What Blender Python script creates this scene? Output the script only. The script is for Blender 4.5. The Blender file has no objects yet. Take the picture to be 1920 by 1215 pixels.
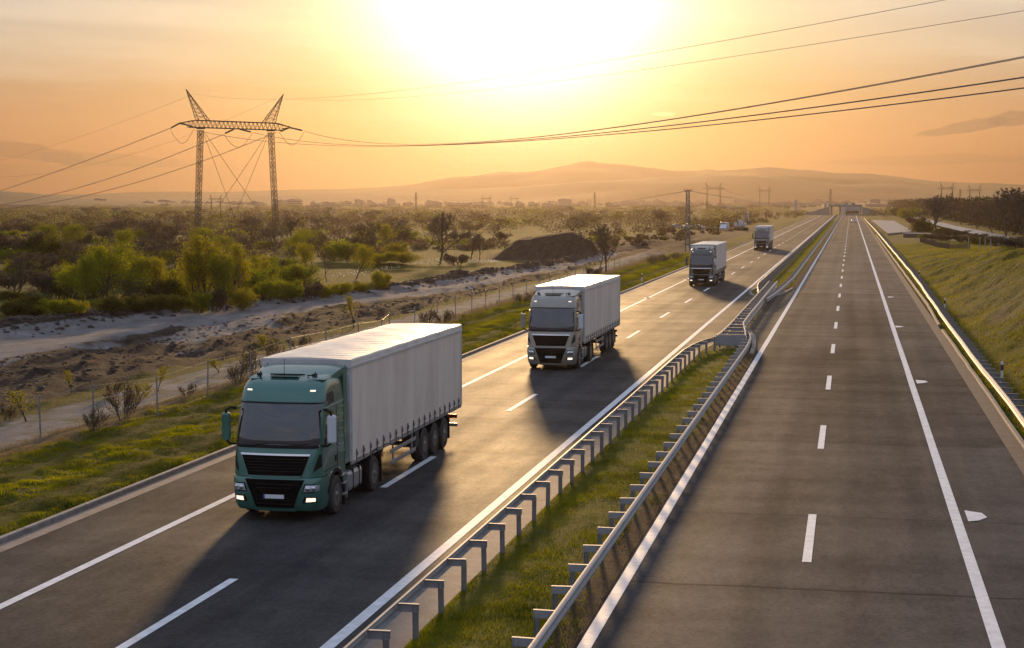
import bpy, math, random
import numpy as np
from mathutils import Vector
random.seed(7)
scene = bpy.context.scene
COL = scene.collection
R = math.radians

# ---------------------------------------------------------------- camera frame
F, CX, CY, H, HY = 3150.0, 960.0, 607.5, 8.25, 377.0
TH = math.atan((CY-HY)/F)
PSI = math.asin(636.0/math.sqrt(636.0**2+230.5**2+F*F))
RT = Vector((math.cos(PSI), math.sin(PSI), 0))
FH = Vector((-math.sin(PSI), math.cos(PSI), 0))
FW = FH*math.cos(TH) - Vector((0, 0, 1))*math.sin(TH)
UP = FH*math.sin(TH) + Vector((0, 0, 1))*math.cos(TH)
def ray(px, py): return FW*F + RT*(px-CX) - UP*(py-CY)
def ground(px, py, z=0.0):
    r = ray(px, py); t = (z-H)/r.z
    return Vector((r.x*t, r.y*t, z))
def at_depth(px, py, D):
    r = ray(px, py); t = D/r.dot(FH)
    return Vector((r.x*t, r.y*t, H+r.z*t))

cam_d = bpy.data.cameras.new('camera'); cam = bpy.data.objects.new('camera', cam_d); COL.objects.link(cam)
cam.location = (0, 0, H); cam.rotation_euler = (math.pi/2-TH, 0, PSI)
cam_d.lens = 36.0*F/1920; cam_d.sensor_width = 36; cam_d.clip_start = 0.5; cam_d.clip_end = 40000
scene.camera = cam

# ---------------------------------------------------------------- tags
def tag(o, label=None, cat=None, group=None, kind=None):
    if label: o['label'] = label
    if cat: o['category'] = cat
    if group: o['group'] = group
    if kind: o['kind'] = kind
    return o
def empty(name, loc=(0, 0, 0), rz=0.0, label=None, cat=None, group=None):
    o = bpy.data.objects.new(name, None); COL.objects.link(o)
    o.location = loc; o.rotation_euler = (0, 0, rz); o.empty_display_size = 0.3
    return tag(o, label, cat, group)
def copy_tree(o, parent=None):
    c = o.copy(); COL.objects.link(c); c.parent = parent
    for ch in list(o.children): copy_tree(ch, c)
    return c

# ---------------------------------------------------------------- mesh builder
class MB:
    def __init__(s): s.v = []; s.f = []; s.m = []; s.mi = 0
    def add(s, vs, fs):
        n = len(s.v); s.v += [tuple(v) for v in vs]
        for f in fs: s.f.append(tuple(n+i for i in f)); s.m.append(s.mi)
    def box(s, c, d, rz=0.0, taper=1.0):
        cx, cy, cz = c; x, y, z = d[0]/2, d[1]/2, d[2]/2
        vs = []
        for k in (-1, 1):
            t = taper if k > 0 else 1.0
            for i, j in ((-1, -1), (1, -1), (1, 1), (-1, 1)):
                a, b = i*x*t, j*y*t
                vs.append((cx+a*math.cos(rz)-b*math.sin(rz), cy+a*math.sin(rz)+b*math.cos(rz), cz+k*z))
        s.add(vs, [(3, 2, 1, 0), (4, 5, 6, 7), (0, 1, 5, 4), (1, 2, 6, 5), (2, 3, 7, 6), (3, 0, 4, 7)])
    def bar(s, a, b, r=0.05, n=4, r2=None):
        a, b = Vector(a), Vector(b); d = b-a
        if d.length < 1e-6: return
        d.normalize(); u = d.orthogonal().normalized(); w = d.cross(u)
        vs = []
        for p, rr in ((a, r), (b, r if r2 is None else r2)):
            for k in range(n):
                t = 2*math.pi*k/n+math.pi/4
                vs.append(p+u*rr*math.cos(t)+w*rr*math.sin(t))
        fs = [(k, (k+1) % n, n+(k+1) % n, n+k) for k in range(n)]
        fs += [tuple(range(n-1, -1, -1)), tuple(range(n, 2*n))]
        s.add(vs, fs)
    def tube(s, pts, r=0.05, n=5):
        pts = [Vector(p) for p in pts]; vs = []; m = len(pts)
        for i, p in enumerate(pts):
            d = (pts[min(i+1, m-1)]-pts[max(i-1, 0)]).normalized()
            u = d.cross(Vector((0, 0, 1)))
            u = u.normalized() if u.length > 1e-3 else Vector((1, 0, 0))
            w = d.cross(u); rr = r[i] if isinstance(r, (list, tuple)) else r
            for k in range(n):
                t = 2*math.pi*k/n; vs.append(p+u*rr*math.cos(t)+w*rr*math.sin(t))
        fs = [(i*n+k, i*n+(k+1) % n, (i+1)*n+(k+1) % n, (i+1)*n+k) for i in range(m-1) for k in range(n)]
        fs += [tuple(range(n-1, -1, -1)), tuple(range((m-1)*n, m*n))]
        s.add(vs, fs)
    def sweep(s, path, prof, closed=True, caps=True):
        """path: list of (x,y,z); prof: list of (offset to the right of travel, z)."""
        pts = [Vector(p) for p in path]; m = len(pts); n = len(prof); vs = []
        for i, p in enumerate(pts):
            d = pts[min(i+1, m-1)]-pts[max(i-1, 0)]; d.z = 0; d.normalize()
            r = Vector((d.y, -d.x, 0))
            for a, z in prof: vs.append(p+r*a+Vector((0, 0, z)))
        e = n if closed else n-1
        fs = [(i*n+k, i*n+(k+1) % n, (i+1)*n+(k+1) % n, (i+1)*n+k) for i in range(m-1) for k in range(e)]
        if closed and caps: fs += [tuple(range(n-1, -1, -1)), tuple(range((m-1)*n, m*n))]
        s.add(vs, fs)
    def prism(s, poly, axis, a, b):
        """polygon in the plane normal to axis, extruded from a to b."""
        n = len(poly)
        def P(q, t):
            if axis == 'x': return (t, q[0], q[1])
            if axis == 'y': return (q[0], t, q[1])
            return (q[0], q[1], t)
        vs = [P(q, a) for q in poly]+[P(q, b) for q in poly]
        s.add(vs, [tuple(range(n-1, -1, -1)), tuple(range(n, 2*n))]+[(k, (k+1) % n, n+(k+1) % n, n+k) for k in range(n)])
    def lathe(s, prof, c, axis='x', n=24):
        """prof: (t along axis, radius)."""
        vs = []
        for t, r in prof:
            for k in range(n):
                a = 2*math.pi*k/n; p, q = r*math.cos(a), r*math.sin(a)
                if axis == 'x': vs.append((c[0]+t, c[1]+p, c[2]+q))
                elif axis == 'y': vs.append((c[0]+p, c[1]+t, c[2]+q))
                else: vs.append((c[0]+p, c[1]+q, c[2]+t))
        m = len(prof)
        fs = [(i*n+k, i*n+(k+1) % n, (i+1)*n+(k+1) % n, (i+1)*n+k) for i in range(m-1) for k in range(n)]
        fs += [tuple(range(n-1, -1, -1)), tuple(range((m-1)*n, m*n))]
        s.add(vs, fs)
    def grid(s, rows, flip=False):
        m, n = len(rows), len(rows[0])
        vs = [p for r in rows for p in r]
        fs = [(i*n+k, i*n+k+1, (i+1)*n+k+1, (i+1)*n+k) for i in range(m-1) for k in range(n-1)]
        if flip: fs = [f[::-1] for f in fs]
        s.add(vs, fs)
    def build(s, name, mat, parent=None, smooth=False, bevel=0.0, fix=True):
        me = bpy.data.meshes.new(name); me.from_pydata(s.v, [], s.f)
        for mt in (mat if isinstance(mat, (list, tuple)) else [mat]): me.materials.append(mt)
        if isinstance(mat, (list, tuple)): me.polygons.foreach_set('material_index', s.m)
        if fix:
            import bmesh
            bm = bmesh.new(); bm.from_mesh(me); bmesh.ops.recalc_face_normals(bm, faces=bm.faces); bm.to_mesh(me); bm.free()
        if smooth: me.shade_smooth(); me.set_sharp_from_angle(angle=R(smooth if smooth is not True else 35))
        me.update()
        o = bpy.data.objects.new(name, me); COL.objects.link(o)
        if parent: o.parent = parent
        if bevel:
            b = o.modifiers.new('bevel', 'BEVEL'); b.width = bevel; b.segments = 2; b.limit_method = 'ANGLE'; b.angle_limit = R(35)
        return o

def np_mesh(name, V, Fc, mats, mi=None, parent=None, attrs=None, smooth=False):
    """V (n,3), Fc list of (faces array (m,k))."""
    me = bpy.data.meshes.new(name)
    V = np.asarray(V, dtype=np.float32)
    me.vertices.add(len(V)); me.vertices.foreach_set('co', V.ravel())
    if not isinstance(Fc, list): Fc = [Fc]
    loops = np.concatenate([f.ravel() for f in Fc]).astype(np.int32)
    tot = np.concatenate([np.full(len(f), f.shape[1]) for f in Fc]).astype(np.int32)
    st = np.concatenate([[0], np.cumsum(tot)[:-1]]).astype(np.int32)
    me.loops.add(len(loops)); me.loops.foreach_set('vertex_index', loops)
    me.polygons.add(len(tot)); me.polygons.foreach_set('loop_start', st)
    for mt in mats: me.materials.append(mt)
    if mi is not None: me.polygons.foreach_set('material_index', np.asarray(mi, dtype=np.int32))
    if attrs:
        for k, arr in attrs.items():
            a = me.attributes.new(k, 'FLOAT_COLOR', 'POINT')
            c = np.ones((len(V), 4), dtype=np.float32); c[:, :arr.shape[1]] = arr
            a.data.foreach_set('color', c.ravel())
    me.update(calc_edges=True); me.validate()
    if smooth: me.shade_smooth()
    o = bpy.data.objects.new(name, me); COL.objects.link(o)
    if parent: o.parent = parent
    return o

# ---------------------------------------------------------------- noise
_rs = np.random.RandomState(11); _T = _rs.rand(256, 256)
def vnoise(x, y):
    xi = np.floor(x).astype(int); yi = np.floor(y).astype(int); fx = x-xi; fy = y-yi
    fx = fx*fx*(3-2*fx); fy = fy*fy*(3-2*fy)
    a = _T[xi % 256, yi % 256]; b = _T[(xi+1) % 256, yi % 256]; c = _T[xi % 256, (yi+1) % 256]; d = _T[(xi+1) % 256, (yi+1) % 256]
    return (a*(1-fx)+b*fx)*(1-fy)+(c*(1-fx)+d*fx)*fy
def fbm(x, y, o=4):
    x = np.asarray(x, float); y = np.asarray(y, float); s = 0; a = .5; t = 0
    for i in range(o): s = s+a*vnoise(x+i*17.3, y+i*9.1); t += a; a *= .5; x = x*2.03; y = y*2.03
    return s/t
def sst(a, b, x):
    t = np.clip((x-a)/(b-a), 0, 1); return t*t*(3-2*t)

# ---------------------------------------------------------------- materials
def mat(name, col, rough=0.6, metal=0.0, spec=0.5, coat=0.0, noise=None, nscale=5.0, bump=0.0, bscale=40.0, emit=None, es=0.0, trans=0.0, stretch=None, coat_rough=0.1):
    m = bpy.data.materials.new(name); m.use_nodes = True; nt = m.node_tree; N = nt.nodes; L = nt.links
    p = N['Principled BSDF']; out = N['Material Output']
    p.inputs['Base Color'].default_value = (*col, 1); p.inputs['Roughness'].default_value = rough
    p.inputs['Metallic'].default_value = metal; p.inputs['Specular IOR Level'].default_value = spec
    p.inputs['Coat Weight'].default_value = coat; p.inputs['Coat Roughness'].default_value = coat_rough
    tc = N.new('ShaderNodeTexCoord'); mp = N.new('ShaderNodeMapping'); L.new(tc.outputs['Object'], mp.inputs[0])
    if stretch: mp.inputs['Scale'].default_value = stretch
    src = None
    if noise:
        n = N.new('ShaderNodeTexNoise'); n.inputs['Scale'].default_value = nscale; n.inputs['Detail'].default_value = 6; n.inputs['Roughness'].default_value = .65
        L.new(mp.outputs[0], n.inputs['Vector'])
        cr = N.new('ShaderNodeValToRGB'); cr.color_ramp.elements[0].position = .3; cr.color_ramp.elements[1].position = .7
        cr.color_ramp.elements[0].color = (*noise, 1); cr.color_ramp.elements[1].color = (*col, 1)
        L.new(n.outputs['Fac'], cr.inputs[0]); L.new(cr.outputs[0], p.inputs['Base Color']); src = cr.outputs[0]
    if bump:
        n2 = N.new('ShaderNodeTexNoise'); n2.inputs['Scale'].default_value = bscale; n2.inputs['Detail'].default_value = 4
        L.new(mp.outputs[0], n2.inputs['Vector'])
        b = N.new('ShaderNodeBump'); b.inputs['Strength'].default_value = bump; b.inputs['Distance'].default_value = .05
        L.new(n2.outputs['Fac'], b.inputs['Height']); L.new(b.outputs[0], p.inputs['Normal'])
    if emit: p.inputs['Emission Color'].default_value = (*emit, 1); p.inputs['Emission Strength'].default_value = es
    if trans:
        t = N.new('ShaderNodeBsdfTranslucent'); mx = N.new('ShaderNodeMixShader'); mx.inputs[0].default_value = trans
        t.inputs[0].default_value = (*[min(1, c*1.6) for c in col], 1)
        if src:
            L.new(src, t.inputs[0])
        L.new(p.outputs[0], mx.inputs[1]); L.new(t.outputs[0], mx.inputs[2]); L.new(mx.outputs[0], out.inputs[0])
    return m
# ================================================================ sky, sun, air
NIS = 0.004
SUN_PX = (978.0, -45.0)
SD = ray(*SUN_PX).normalized()                       # direction towards the sun
sun_el = math.asin(SD.z)
sl = bpy.data.lights.new('sun', 'SUN'); so = bpy.data.objects.new('sun', sl); COL.objects.link(so)
sl.energy = 5.0; sl.angle = R(3.5); sl.color = (1.0, 0.62, 0.28)
so.rotation_euler = SD.to_track_quat('Z', 'Y').to_euler(); so.location = (0, 0, 60)

w = bpy.data.worlds.new("World"); scene.world = w; w.use_nodes = True
nt = w.node_tree; N = nt.nodes; L = nt.links
for n in list(N): N.remove(n)
out = N.new('ShaderNodeOutputWorld')
def math_(op, a, b=None, c=None, clamp=False):
    n = N.new('ShaderNodeMath'); n.operation = op; n.use_clamp = clamp
    for i, x in enumerate((a, b, c)):
        if x is None: continue
        if isinstance(x, (int, float)): n.inputs[i].default_value = x
        else: L.new(x, n.inputs[i])
    return n.outputs[0]
def vmath(op, a, b):
    n = N.new('ShaderNodeVectorMath'); n.operation = op
    for i, x in enumerate((a, b)):
        if isinstance(x, (tuple, Vector)): n.inputs[i].default_value = tuple(x)
        else: L.new(x, n.inputs[i])
    return n
def mixc(f, a, b, mode='MIX'):
    n = N.new('ShaderNodeMix'); n.data_type = 'RGBA'; n.blend_type = mode
    if isinstance(f, (int, float)): n.inputs[0].default_value = f
    else: L.new(f, n.inputs[0])
    for i, x in ((6, a), (7, b)):
        if isinstance(x, tuple): n.inputs[i].default_value = (*x, 1)
        else: L.new(x, n.inputs[i])
    return n.outputs[2]
def ramp(f, els):
    n = N.new('ShaderNodeValToRGB'); cr = n.color_ramp
    while len(cr.elements) < len(els): cr.elements.new(.5)
    for e, (p, c) in zip(cr.elements, els): e.position = p; e.color = (*c, 1)
    L.new(f, n.inputs[0]); return n.outputs[0]
def mrange(v, a, b, c=0.0, d=1.0):
    n = N.new('ShaderNodeMapRange'); n.interpolation_type = 'SMOOTHSTEP'
    L.new(v, n.inputs[0])
    for i, x in enumerate((a, b, c, d)): n.inputs[i+1].default_value = x
    return n.outputs[0]
tc = N.new('ShaderNodeTexCoord'); D = vmath('NORMALIZE', tc.outputs['Generated'], (0, 0, 0)).outputs[0]
sep = N.new('ShaderNodeSeparateXYZ'); L.new(D, sep.inputs[0])
elev = math_('MULTIPLY', math_('ARCSINE', sep.outputs[2]), 180/math.pi)
SH = Vector((SD.x, SD.y, 0)).normalized(); SR = Vector((SH.y, -SH.x, 0))
u = vmath('DOT_PRODUCT', D, SR).outputs['Value']; v = vmath('DOT_PRODUCT', D, SH).outputs['Value']
az = math_('MULTIPLY', math_('ARCTAN2', u, v), 180/math.pi)         # degrees right of the sun
dot = vmath('DOT_PRODUCT', D, SD).outputs['Value']
ang = math_('MULTIPLY', math_('ARCCOSINE', math_('MINIMUM', dot, .99999)), 180/math.pi)
# clear sky by elevation, sun side and far side
e01 = math_('DIVIDE', math_('MAXIMUM', elev, 0.0), 60.0)
front = ramp(e01, [(0, (.98, .36, .15)), (.023, (.95, .38, .15)), (.06, (.66, .38, .20)), (.083, (.68, .53, .38)), (.108, (.64, .58, .50)), (.18, (.50, .51, .52)), (.35, (.38, .46, .60)), (1, (.26, .38, .62))])
back = ramp(e01, [(0, (.36, .36, .46)), (.15, (.44, .51, .70)), (.5, (.38, .50, .76)), (1, (.27, .39, .66))])
bf = mrange(dot, -.2, .85)
sky = mixc(bf, back, front)
# cirrus veils: noise stretched along the horizon
cmb = N.new('ShaderNodeCombineXYZ'); L.new(math_('MULTIPLY', az, .055), cmb.inputs[0]); L.new(math_('ADD', math_('MULTIPLY', elev, .75), math_('MULTIPLY', az, .045)), cmb.inputs[1])
n1 = N.new('ShaderNodeTexNoise'); n1.inputs['Scale'].default_value = 1.0; n1.inputs['Detail'].default_value = 7; n1.inputs['Roughness'].default_value = .55; n1.inputs['Distortion'].default_value = .35
L.new(cmb.outputs[0], n1.inputs['Vector'])
veil = mrange(n1.outputs['Fac'], .42, .68)
hi = mrange(elev, .8, 6.5)
sky = mixc(math_('MULTIPLY', math_('MULTIPLY', veil, hi), .42), sky, (1.05, .86, .64))
veil2 = mrange(n1.outputs['Fac'], .50, .30)
sky = mixc(math_('MULTIPLY', math_('MULTIPLY', veil2, hi), .22), sky, (.62, .50, .42))
# small clouds, each a soft patch broken by noise
n2 = N.new('ShaderNodeTexNoise'); n2.inputs['Scale'].default_value = 1.0; n2.inputs['Detail'].default_value = 6; n2.inputs['Roughness'].default_value = .6
cm2 = N.new('ShaderNodeCombineXYZ'); L.new(math_('MULTIPLY', az, 1.1), cm2.inputs[0]); L.new(math_('MULTIPLY', elev, 2.6), cm2.inputs[1]); L.new(cm2.outputs[0], n2.inputs['Vector'])
def cloud(px, py, wx, wy, slope, dens, col, inp):
    d = ray(px, py).normalized(); ea = math.degrees(math.asin(d.z)); aa = math.degrees(math.atan2(d.dot(SR), d.dot(SH)))
    da = math_('SUBTRACT', az, aa); de = math_('SUBTRACT', math_('SUBTRACT', elev, ea), math_('MULTIPLY', da, slope))
    k = math_('ADD', math_('POWER', math_('DIVIDE', da, wx), 2.0), math_('POWER', math_('DIVIDE', de, wy), 2.0))
    m = math_('SUBTRACT', math_('ADD', n2.outputs['Fac'], .45), math_('MULTIPLY', k, .42))
    return mixc(math_('MULTIPLY', mrange(m, .46, .66), dens), inp, col)
for px, py, wx, wy, sl_, dn, c in ((1810, 238, 1.45, .20, .16, .62, (.27, .16, .12)), (1900, 222, .8, .24, .05, .6, (.27, .16, .12)), (1275, 236, .75, .14, .05, .5, (.55, .20, .08)), (1245, 214, .4, .08, 0, .5, (1.1, .85, .5)),
                                   (700, 285, 1.8, .35, -.1, .34, (.50, .26, .12)), (930, 300, 1.2, .15, 0, .25, (1.0, .7, .3)), (50, 285, 2.0, .3, -.12, .5, (.28, .14, .10)), (200, 300, 2.4, .22, -.05, .4, (.30, .15, .10)), (1740, 300, 3.2, .18, .02, .3, (.34, .15, .11))):
    sky = cloud(px, py, wx, wy, sl_, dn, c, sky)
# glow round the sun
def glow(width, col, power=2.0):
    g = math_('POWER', 2.71828, math_('MULTIPLY', math_('POWER', math_('DIVIDE', ang, width), power), -1.0))
    return mixc(1.0, (0, 0, 0), mixc(g, (0, 0, 0), col))
def addc(a, b): return mixc(1.0, a, b, 'ADD')
sky = addc(sky, glow(4.55, (2.4, 2.2, 1.9), 2.5))
sky = addc(sky, glow(8.2, (.48, .40, .02), 2.2))
sky = addc(sky, glow(12.0, (.12, .06, .0), 2.0))
lpos = math_('GREATER_THAN', sep.outputs[2], -.02)
sky = mixc(lpos, (.10, .085, .07), sky)
bg = N.new('ShaderNodeBackground'); L.new(sky, bg.inputs[0]); bg.inputs[1].default_value = 1.0
nis = N.new('ShaderNodeTexSky'); nis.sky_type = 'NISHITA'; nis.sun_disc = False
nis.sun_elevation = sun_el; nis.sun_rotation = math.atan2(SD.x, SD.y); nis.dust_density = 2.0
bg2 = N.new('ShaderNodeBackground'); L.new(nis.outputs[0], bg2.inputs[0]); bg2.inputs[1].default_value = NIS
ad = N.new('ShaderNodeAddShader'); L.new(bg.outputs[0], ad.inputs[0]); L.new(bg2.outputs[0], ad.inputs[1]); L.new(ad.outputs[0], out.inputs[0])

# the air
hm = bpy.data.materials.new('haze'); hm.use_nodes = True
for n in list(hm.node_tree.nodes):
    if n.type != 'OUTPUT_MATERIAL': hm.node_tree.nodes.remove(n)
pv = hm.node_tree.nodes.new('ShaderNodeVolumePrincipled'); pv.inputs['Color'].default_value = (.146, .124, .108, 1)
pv.inputs['Density'].default_value = 0.00020; pv.inputs['Anisotropy'].default_value = .77
hm.node_tree.links.new(pv.outputs[0], hm.node_tree.nodes['Material Output'].inputs['Volume'])
b = MB(); b.box((0, 3600, 89), (17000, 8400, 184)); hz = b.build('haze', hm); tag(hz, kind='stuff')
hz['label'] = 'golden haze lying over the plain and the distant hills'

scene.render.engine = 'CYCLES'; scene.cycles.use_denoising = True
scene.cycles.max_bounces = 7; scene.cycles.volume_bounces = 0; scene.cycles.transparent_max_bounces = 8
scene.cycles.diffuse_bounces = 3; scene.cycles.glossy_bounces = 3; scene.cycles.sample_clamp_indirect = 6
scene.view_settings.view_transform = 'Standard'; scene.view_settings.look = 'None'
scene.view_settings.exposure = 0.0; scene.view_settings.gamma = 1.0
# ================================================================ ground materials
def zone_mat(name, grass_a, grass_b, soil_a, soil_b, pale_a, pale_b):
    """albedo chosen by the zone attribute: r bare soil, g pale compacted earth, b dry straw."""
    m = bpy.data.materials.new(name); m.use_nodes = True; nt = m.node_tree; N = nt.nodes; L = nt.links
    p = N['Principled BSDF']; p.inputs['Roughness'].default_value = .95; p.inputs['Specular IOR Level'].default_value = .15
    at = N.new('ShaderNodeAttribute'); at.attribute_name = 'zone'; se = N.new('ShaderNodeSeparateColor'); L.new(at.outputs['Color'], se.inputs[0])
    tc = N.new('ShaderNodeTexCoord')
    def noise(sc, det=6, ro=.6, st=None):
        n = N.new('ShaderNodeTexNoise'); n.inputs['Scale'].default_value = sc; n.inputs['Detail'].default_value = det; n.inputs['Roughness'].default_value = ro
        mp = N.new('ShaderNodeMapping'); L.new(tc.outputs['Object'], mp.inputs[0])
        if st: mp.inputs['Scale'].default_value = st
        L.new(mp.outputs[0], n.inputs['Vector']); return n.outputs['Fac']
    def rmp(f, a, b, lo=.35, hi=.65):
        c = N.new('ShaderNodeValToRGB'); c.color_ramp.elements[0].position = lo; c.color_ramp.elements[1].position = hi
        c.color_ramp.elements[0].color = (*a, 1); c.color_ramp.elements[1].color = (*b, 1); L.new(f, c.inputs[0]); return c.outputs[0]
    def mx(f, a, b):
        n = N.new('ShaderNodeMix'); n.data_type = 'RGBA'; L.new(f, n.inputs[0]); L.new(a, n.inputs[6]); L.new(b, n.inputs[7]); return n.outputs[2]
    def thr(v, nz):
        a = N.new('ShaderNodeMath'); a.operation = 'MULTIPLY_ADD'; L.new(nz, a.inputs[0]); a.inputs[1].default_value = .7; a.inputs[2].default_value = -.35
        b = N.new('ShaderNodeMath'); b.operation = 'ADD'; L.new(a.outputs[0], b.inputs[0]); L.new(v, b.inputs[1])
        r = N.new('ShaderNodeMapRange'); r.interpolation_type = 'SMOOTHSTEP'; r.inputs[1].default_value = .38; r.inputs[2].default_value = .62; L.new(b.outputs[0], r.inputs[0]); return r.outputs[0]
    nf = noise(3.0, 8, .7); nl = noise(.09, 5); nm = noise(.6, 7, .65)
    g = rmp(nl, grass_a, grass_b); g2 = rmp(nf, tuple(c*.75 for c in grass_a), tuple(c*1.2 for c in grass_b)); 
    mm = N.new('ShaderNodeMix'); mm.data_type = 'RGBA'; mm.inputs[0].default_value = .5; L.new(g, mm.inputs[6]); L.new(g2, mm.inputs[7])
    c = mm.outputs[2]
    c = mx(thr(se.outputs[2], nm), c, rmp(nf, (.080, .055, .024), (.15, .11, .048)))
    c = mx(thr(se.outputs[0], nm), c, rmp(noise(1.6, 8, .75, (1, .28, 1)), soil_a, soil_b, .3, .7))
    c = mx(thr(se.outputs[1], nm), c, rmp(noise(.7, 8, .7, (1, .35, 1)), pale_a, pale_b, .3, .7))
    L.new(c, p.inputs['Base Color'])
    bp = N.new('ShaderNodeBump'); bp.inputs['Strength'].default_value = .8; bp.inputs['Distance'].default_value = .2; L.new(noise(5.0, 7, .7), bp.inputs['Height']); L.new(bp.outputs[0], p.inputs['Normal'])
    return m
M_ground = zone_mat('earth_and_grass', (.030, .038, .004), (.115, .100, .008), (.010, .007, .005), (.068, .048, .036), (.11, .10, .095), (.28, .265, .255))
M_median = zone_mat('median_grass', (.055, .062, .005), (.16, .14, .010), (.045, .028, .018), (.115, .075, .048), (.2, .17, .14), (.3, .27, .24))

# ================================================================ height of the land
XB_S = [0, 96, 107.6, 116, 128, 141.5, 156, 193, 212, 260, 900]; XB_X = [-57, -53, -51.5, -50.3, -47.4, -44.6, -41.9, -39.4, -37.5, -36.5, -36]
XP_S = [0, 78, 100, 110, 120, 140, 180, 220, 300]; XP_X = [-44, -43.7, -43.5, -42.5, -40, -37.5, -35, -33.5, -32]
MOUND_C = ground(1010, 484); 
def land(X, Y):
    X = np.asarray(X, float); Y = np.asarray(Y, float)
    z = np.full(X.shape, -0.10)
    z += (fbm(X*.02, Y*.02, 3)-.5)*.8*sst(45, 140, np.abs(X+8))
    z += (fbm(X*.004+5, Y*.004, 3)-.5)*5*sst(300, 900, Y)*sst(30, 160, np.abs(X+8))
    # left verge with its tussocks
    lv = sst(-20.0, -20.6, X)*sst(-28.5, -26.0, X)
    z += lv*(.15+.42*(fbm(X*.75, Y*.6, 4)-.45)+.16*(fbm(X*2.2, Y*1.7, 2)-.5))
    # worked soil strip
    xb = np.interp(Y, XB_S, XB_X); xp = np.interp(Y, XP_S, XP_X)
    near = sst(420, 300, Y)
    ch = sst(-31.5, -33.5, X)*sst(xp-3, xp+1.5, X)*near
    ridg = np.abs(fbm(X*.30+Y*.10, Y*.075-X*.05, 5)-.5)*2
    z += ch*(.35*(1-ridg)**2-.22+1.0*(fbm(X*.95, Y*.10+X*.05, 4)-.5)+.38*(fbm(X*1.6, Y*.5, 3)-.5))
    pl = sst(xb-1, xb+2, X)*sst(xp+1, xp-2, X)*near
    z += pl*(.34*(fbm(X*.7, Y*.16, 5)-.5)+.10-.16*sst(.58, .66, fbm(X*.55+7, Y*.06, 3)))
    bm = np.exp(-((X-xb)/1.5)**2)*sst(60, 90, Y)*sst(420, 260, Y)
    z += bm*(.55+1.1*(fbm(X*.5, Y*.35, 4)-.35))
    # heap of soil
    ca, sa = math.cos(PSI), math.sin(PSI)
    dx = X-MOUND_C.x; dy = Y-MOUND_C.y-9
    a = (dx*ca+dy*sa); bb = (-dx*sa+dy*ca)
    q = np.maximum(np.abs(a+.5)/8.2, np.abs(bb)/13)
    zz = 3.8*sst(1.0, .45, q+.10*(fbm(X*.3, Y*.3, 3)-.5))*(.86+.10*np.sin(a*.3)+.12*(a/8))
    z += zz+np.where(zz > .2, .5*(fbm(X*.8, Y*.8, 4)-.5), 0)
    # low tipped ridges beyond the heap, beside the verge
    for (cx, cy, lx, ly, hh) in ((-34, 292, 3.0, 40, 1.1), (-29.5, 330, 2.0, 70, .9), (-42, 380, 5, 60, 1.0), (-30, 236, 1.6, 22, .5), (-60, 204, 9, 2, .7)):
        e = ((X-cx)/lx)**2+((Y-cy)/ly)**2
        z += hh*np.exp(-e)*(.6+.8*fbm(X*.5, Y*.3, 4))
    # cutting on the right
    hb = np.interp(Y, [0, 60, 110, 150, 185, 225, 280, 500], [5.4, 5.2, 4.7, 3.9, 2.9, 1.6, .7, 0.2])
    x0 = 7.3; wd = np.interp(Y, [0, 100, 150, 250], [6.5, 7.0, 8.0, 9.0])
    t = np.clip((X-x0)/wd, 0, 1); prof = t*t*(3-2*t)*.6+t*.4
    z += hb*prof*np.where(X > 0, 1, 0)*(1+.0*X)
    onb = sst(7.5, 9.5, X)*sst(27, 17, X)*sst(300, 180, Y)
    z += onb*1.7*(fbm(X*.20, Y*.20+X*.28, 4)-.5)+onb*.28*(fbm(X*1.2, Y*1.0, 3)-.5)
    z += np.where((X > 5.95) & (X < 7.4), -.12*np.sin(np.clip((X-5.95)/1.45, 0, 1)*math.pi), 0)
    # road corridor stays under the paving
    cor = (X > -20.05) & (X < 5.8) & (Y < 1010)
    z = np.where(cor, -.30, z)
    return z
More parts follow.
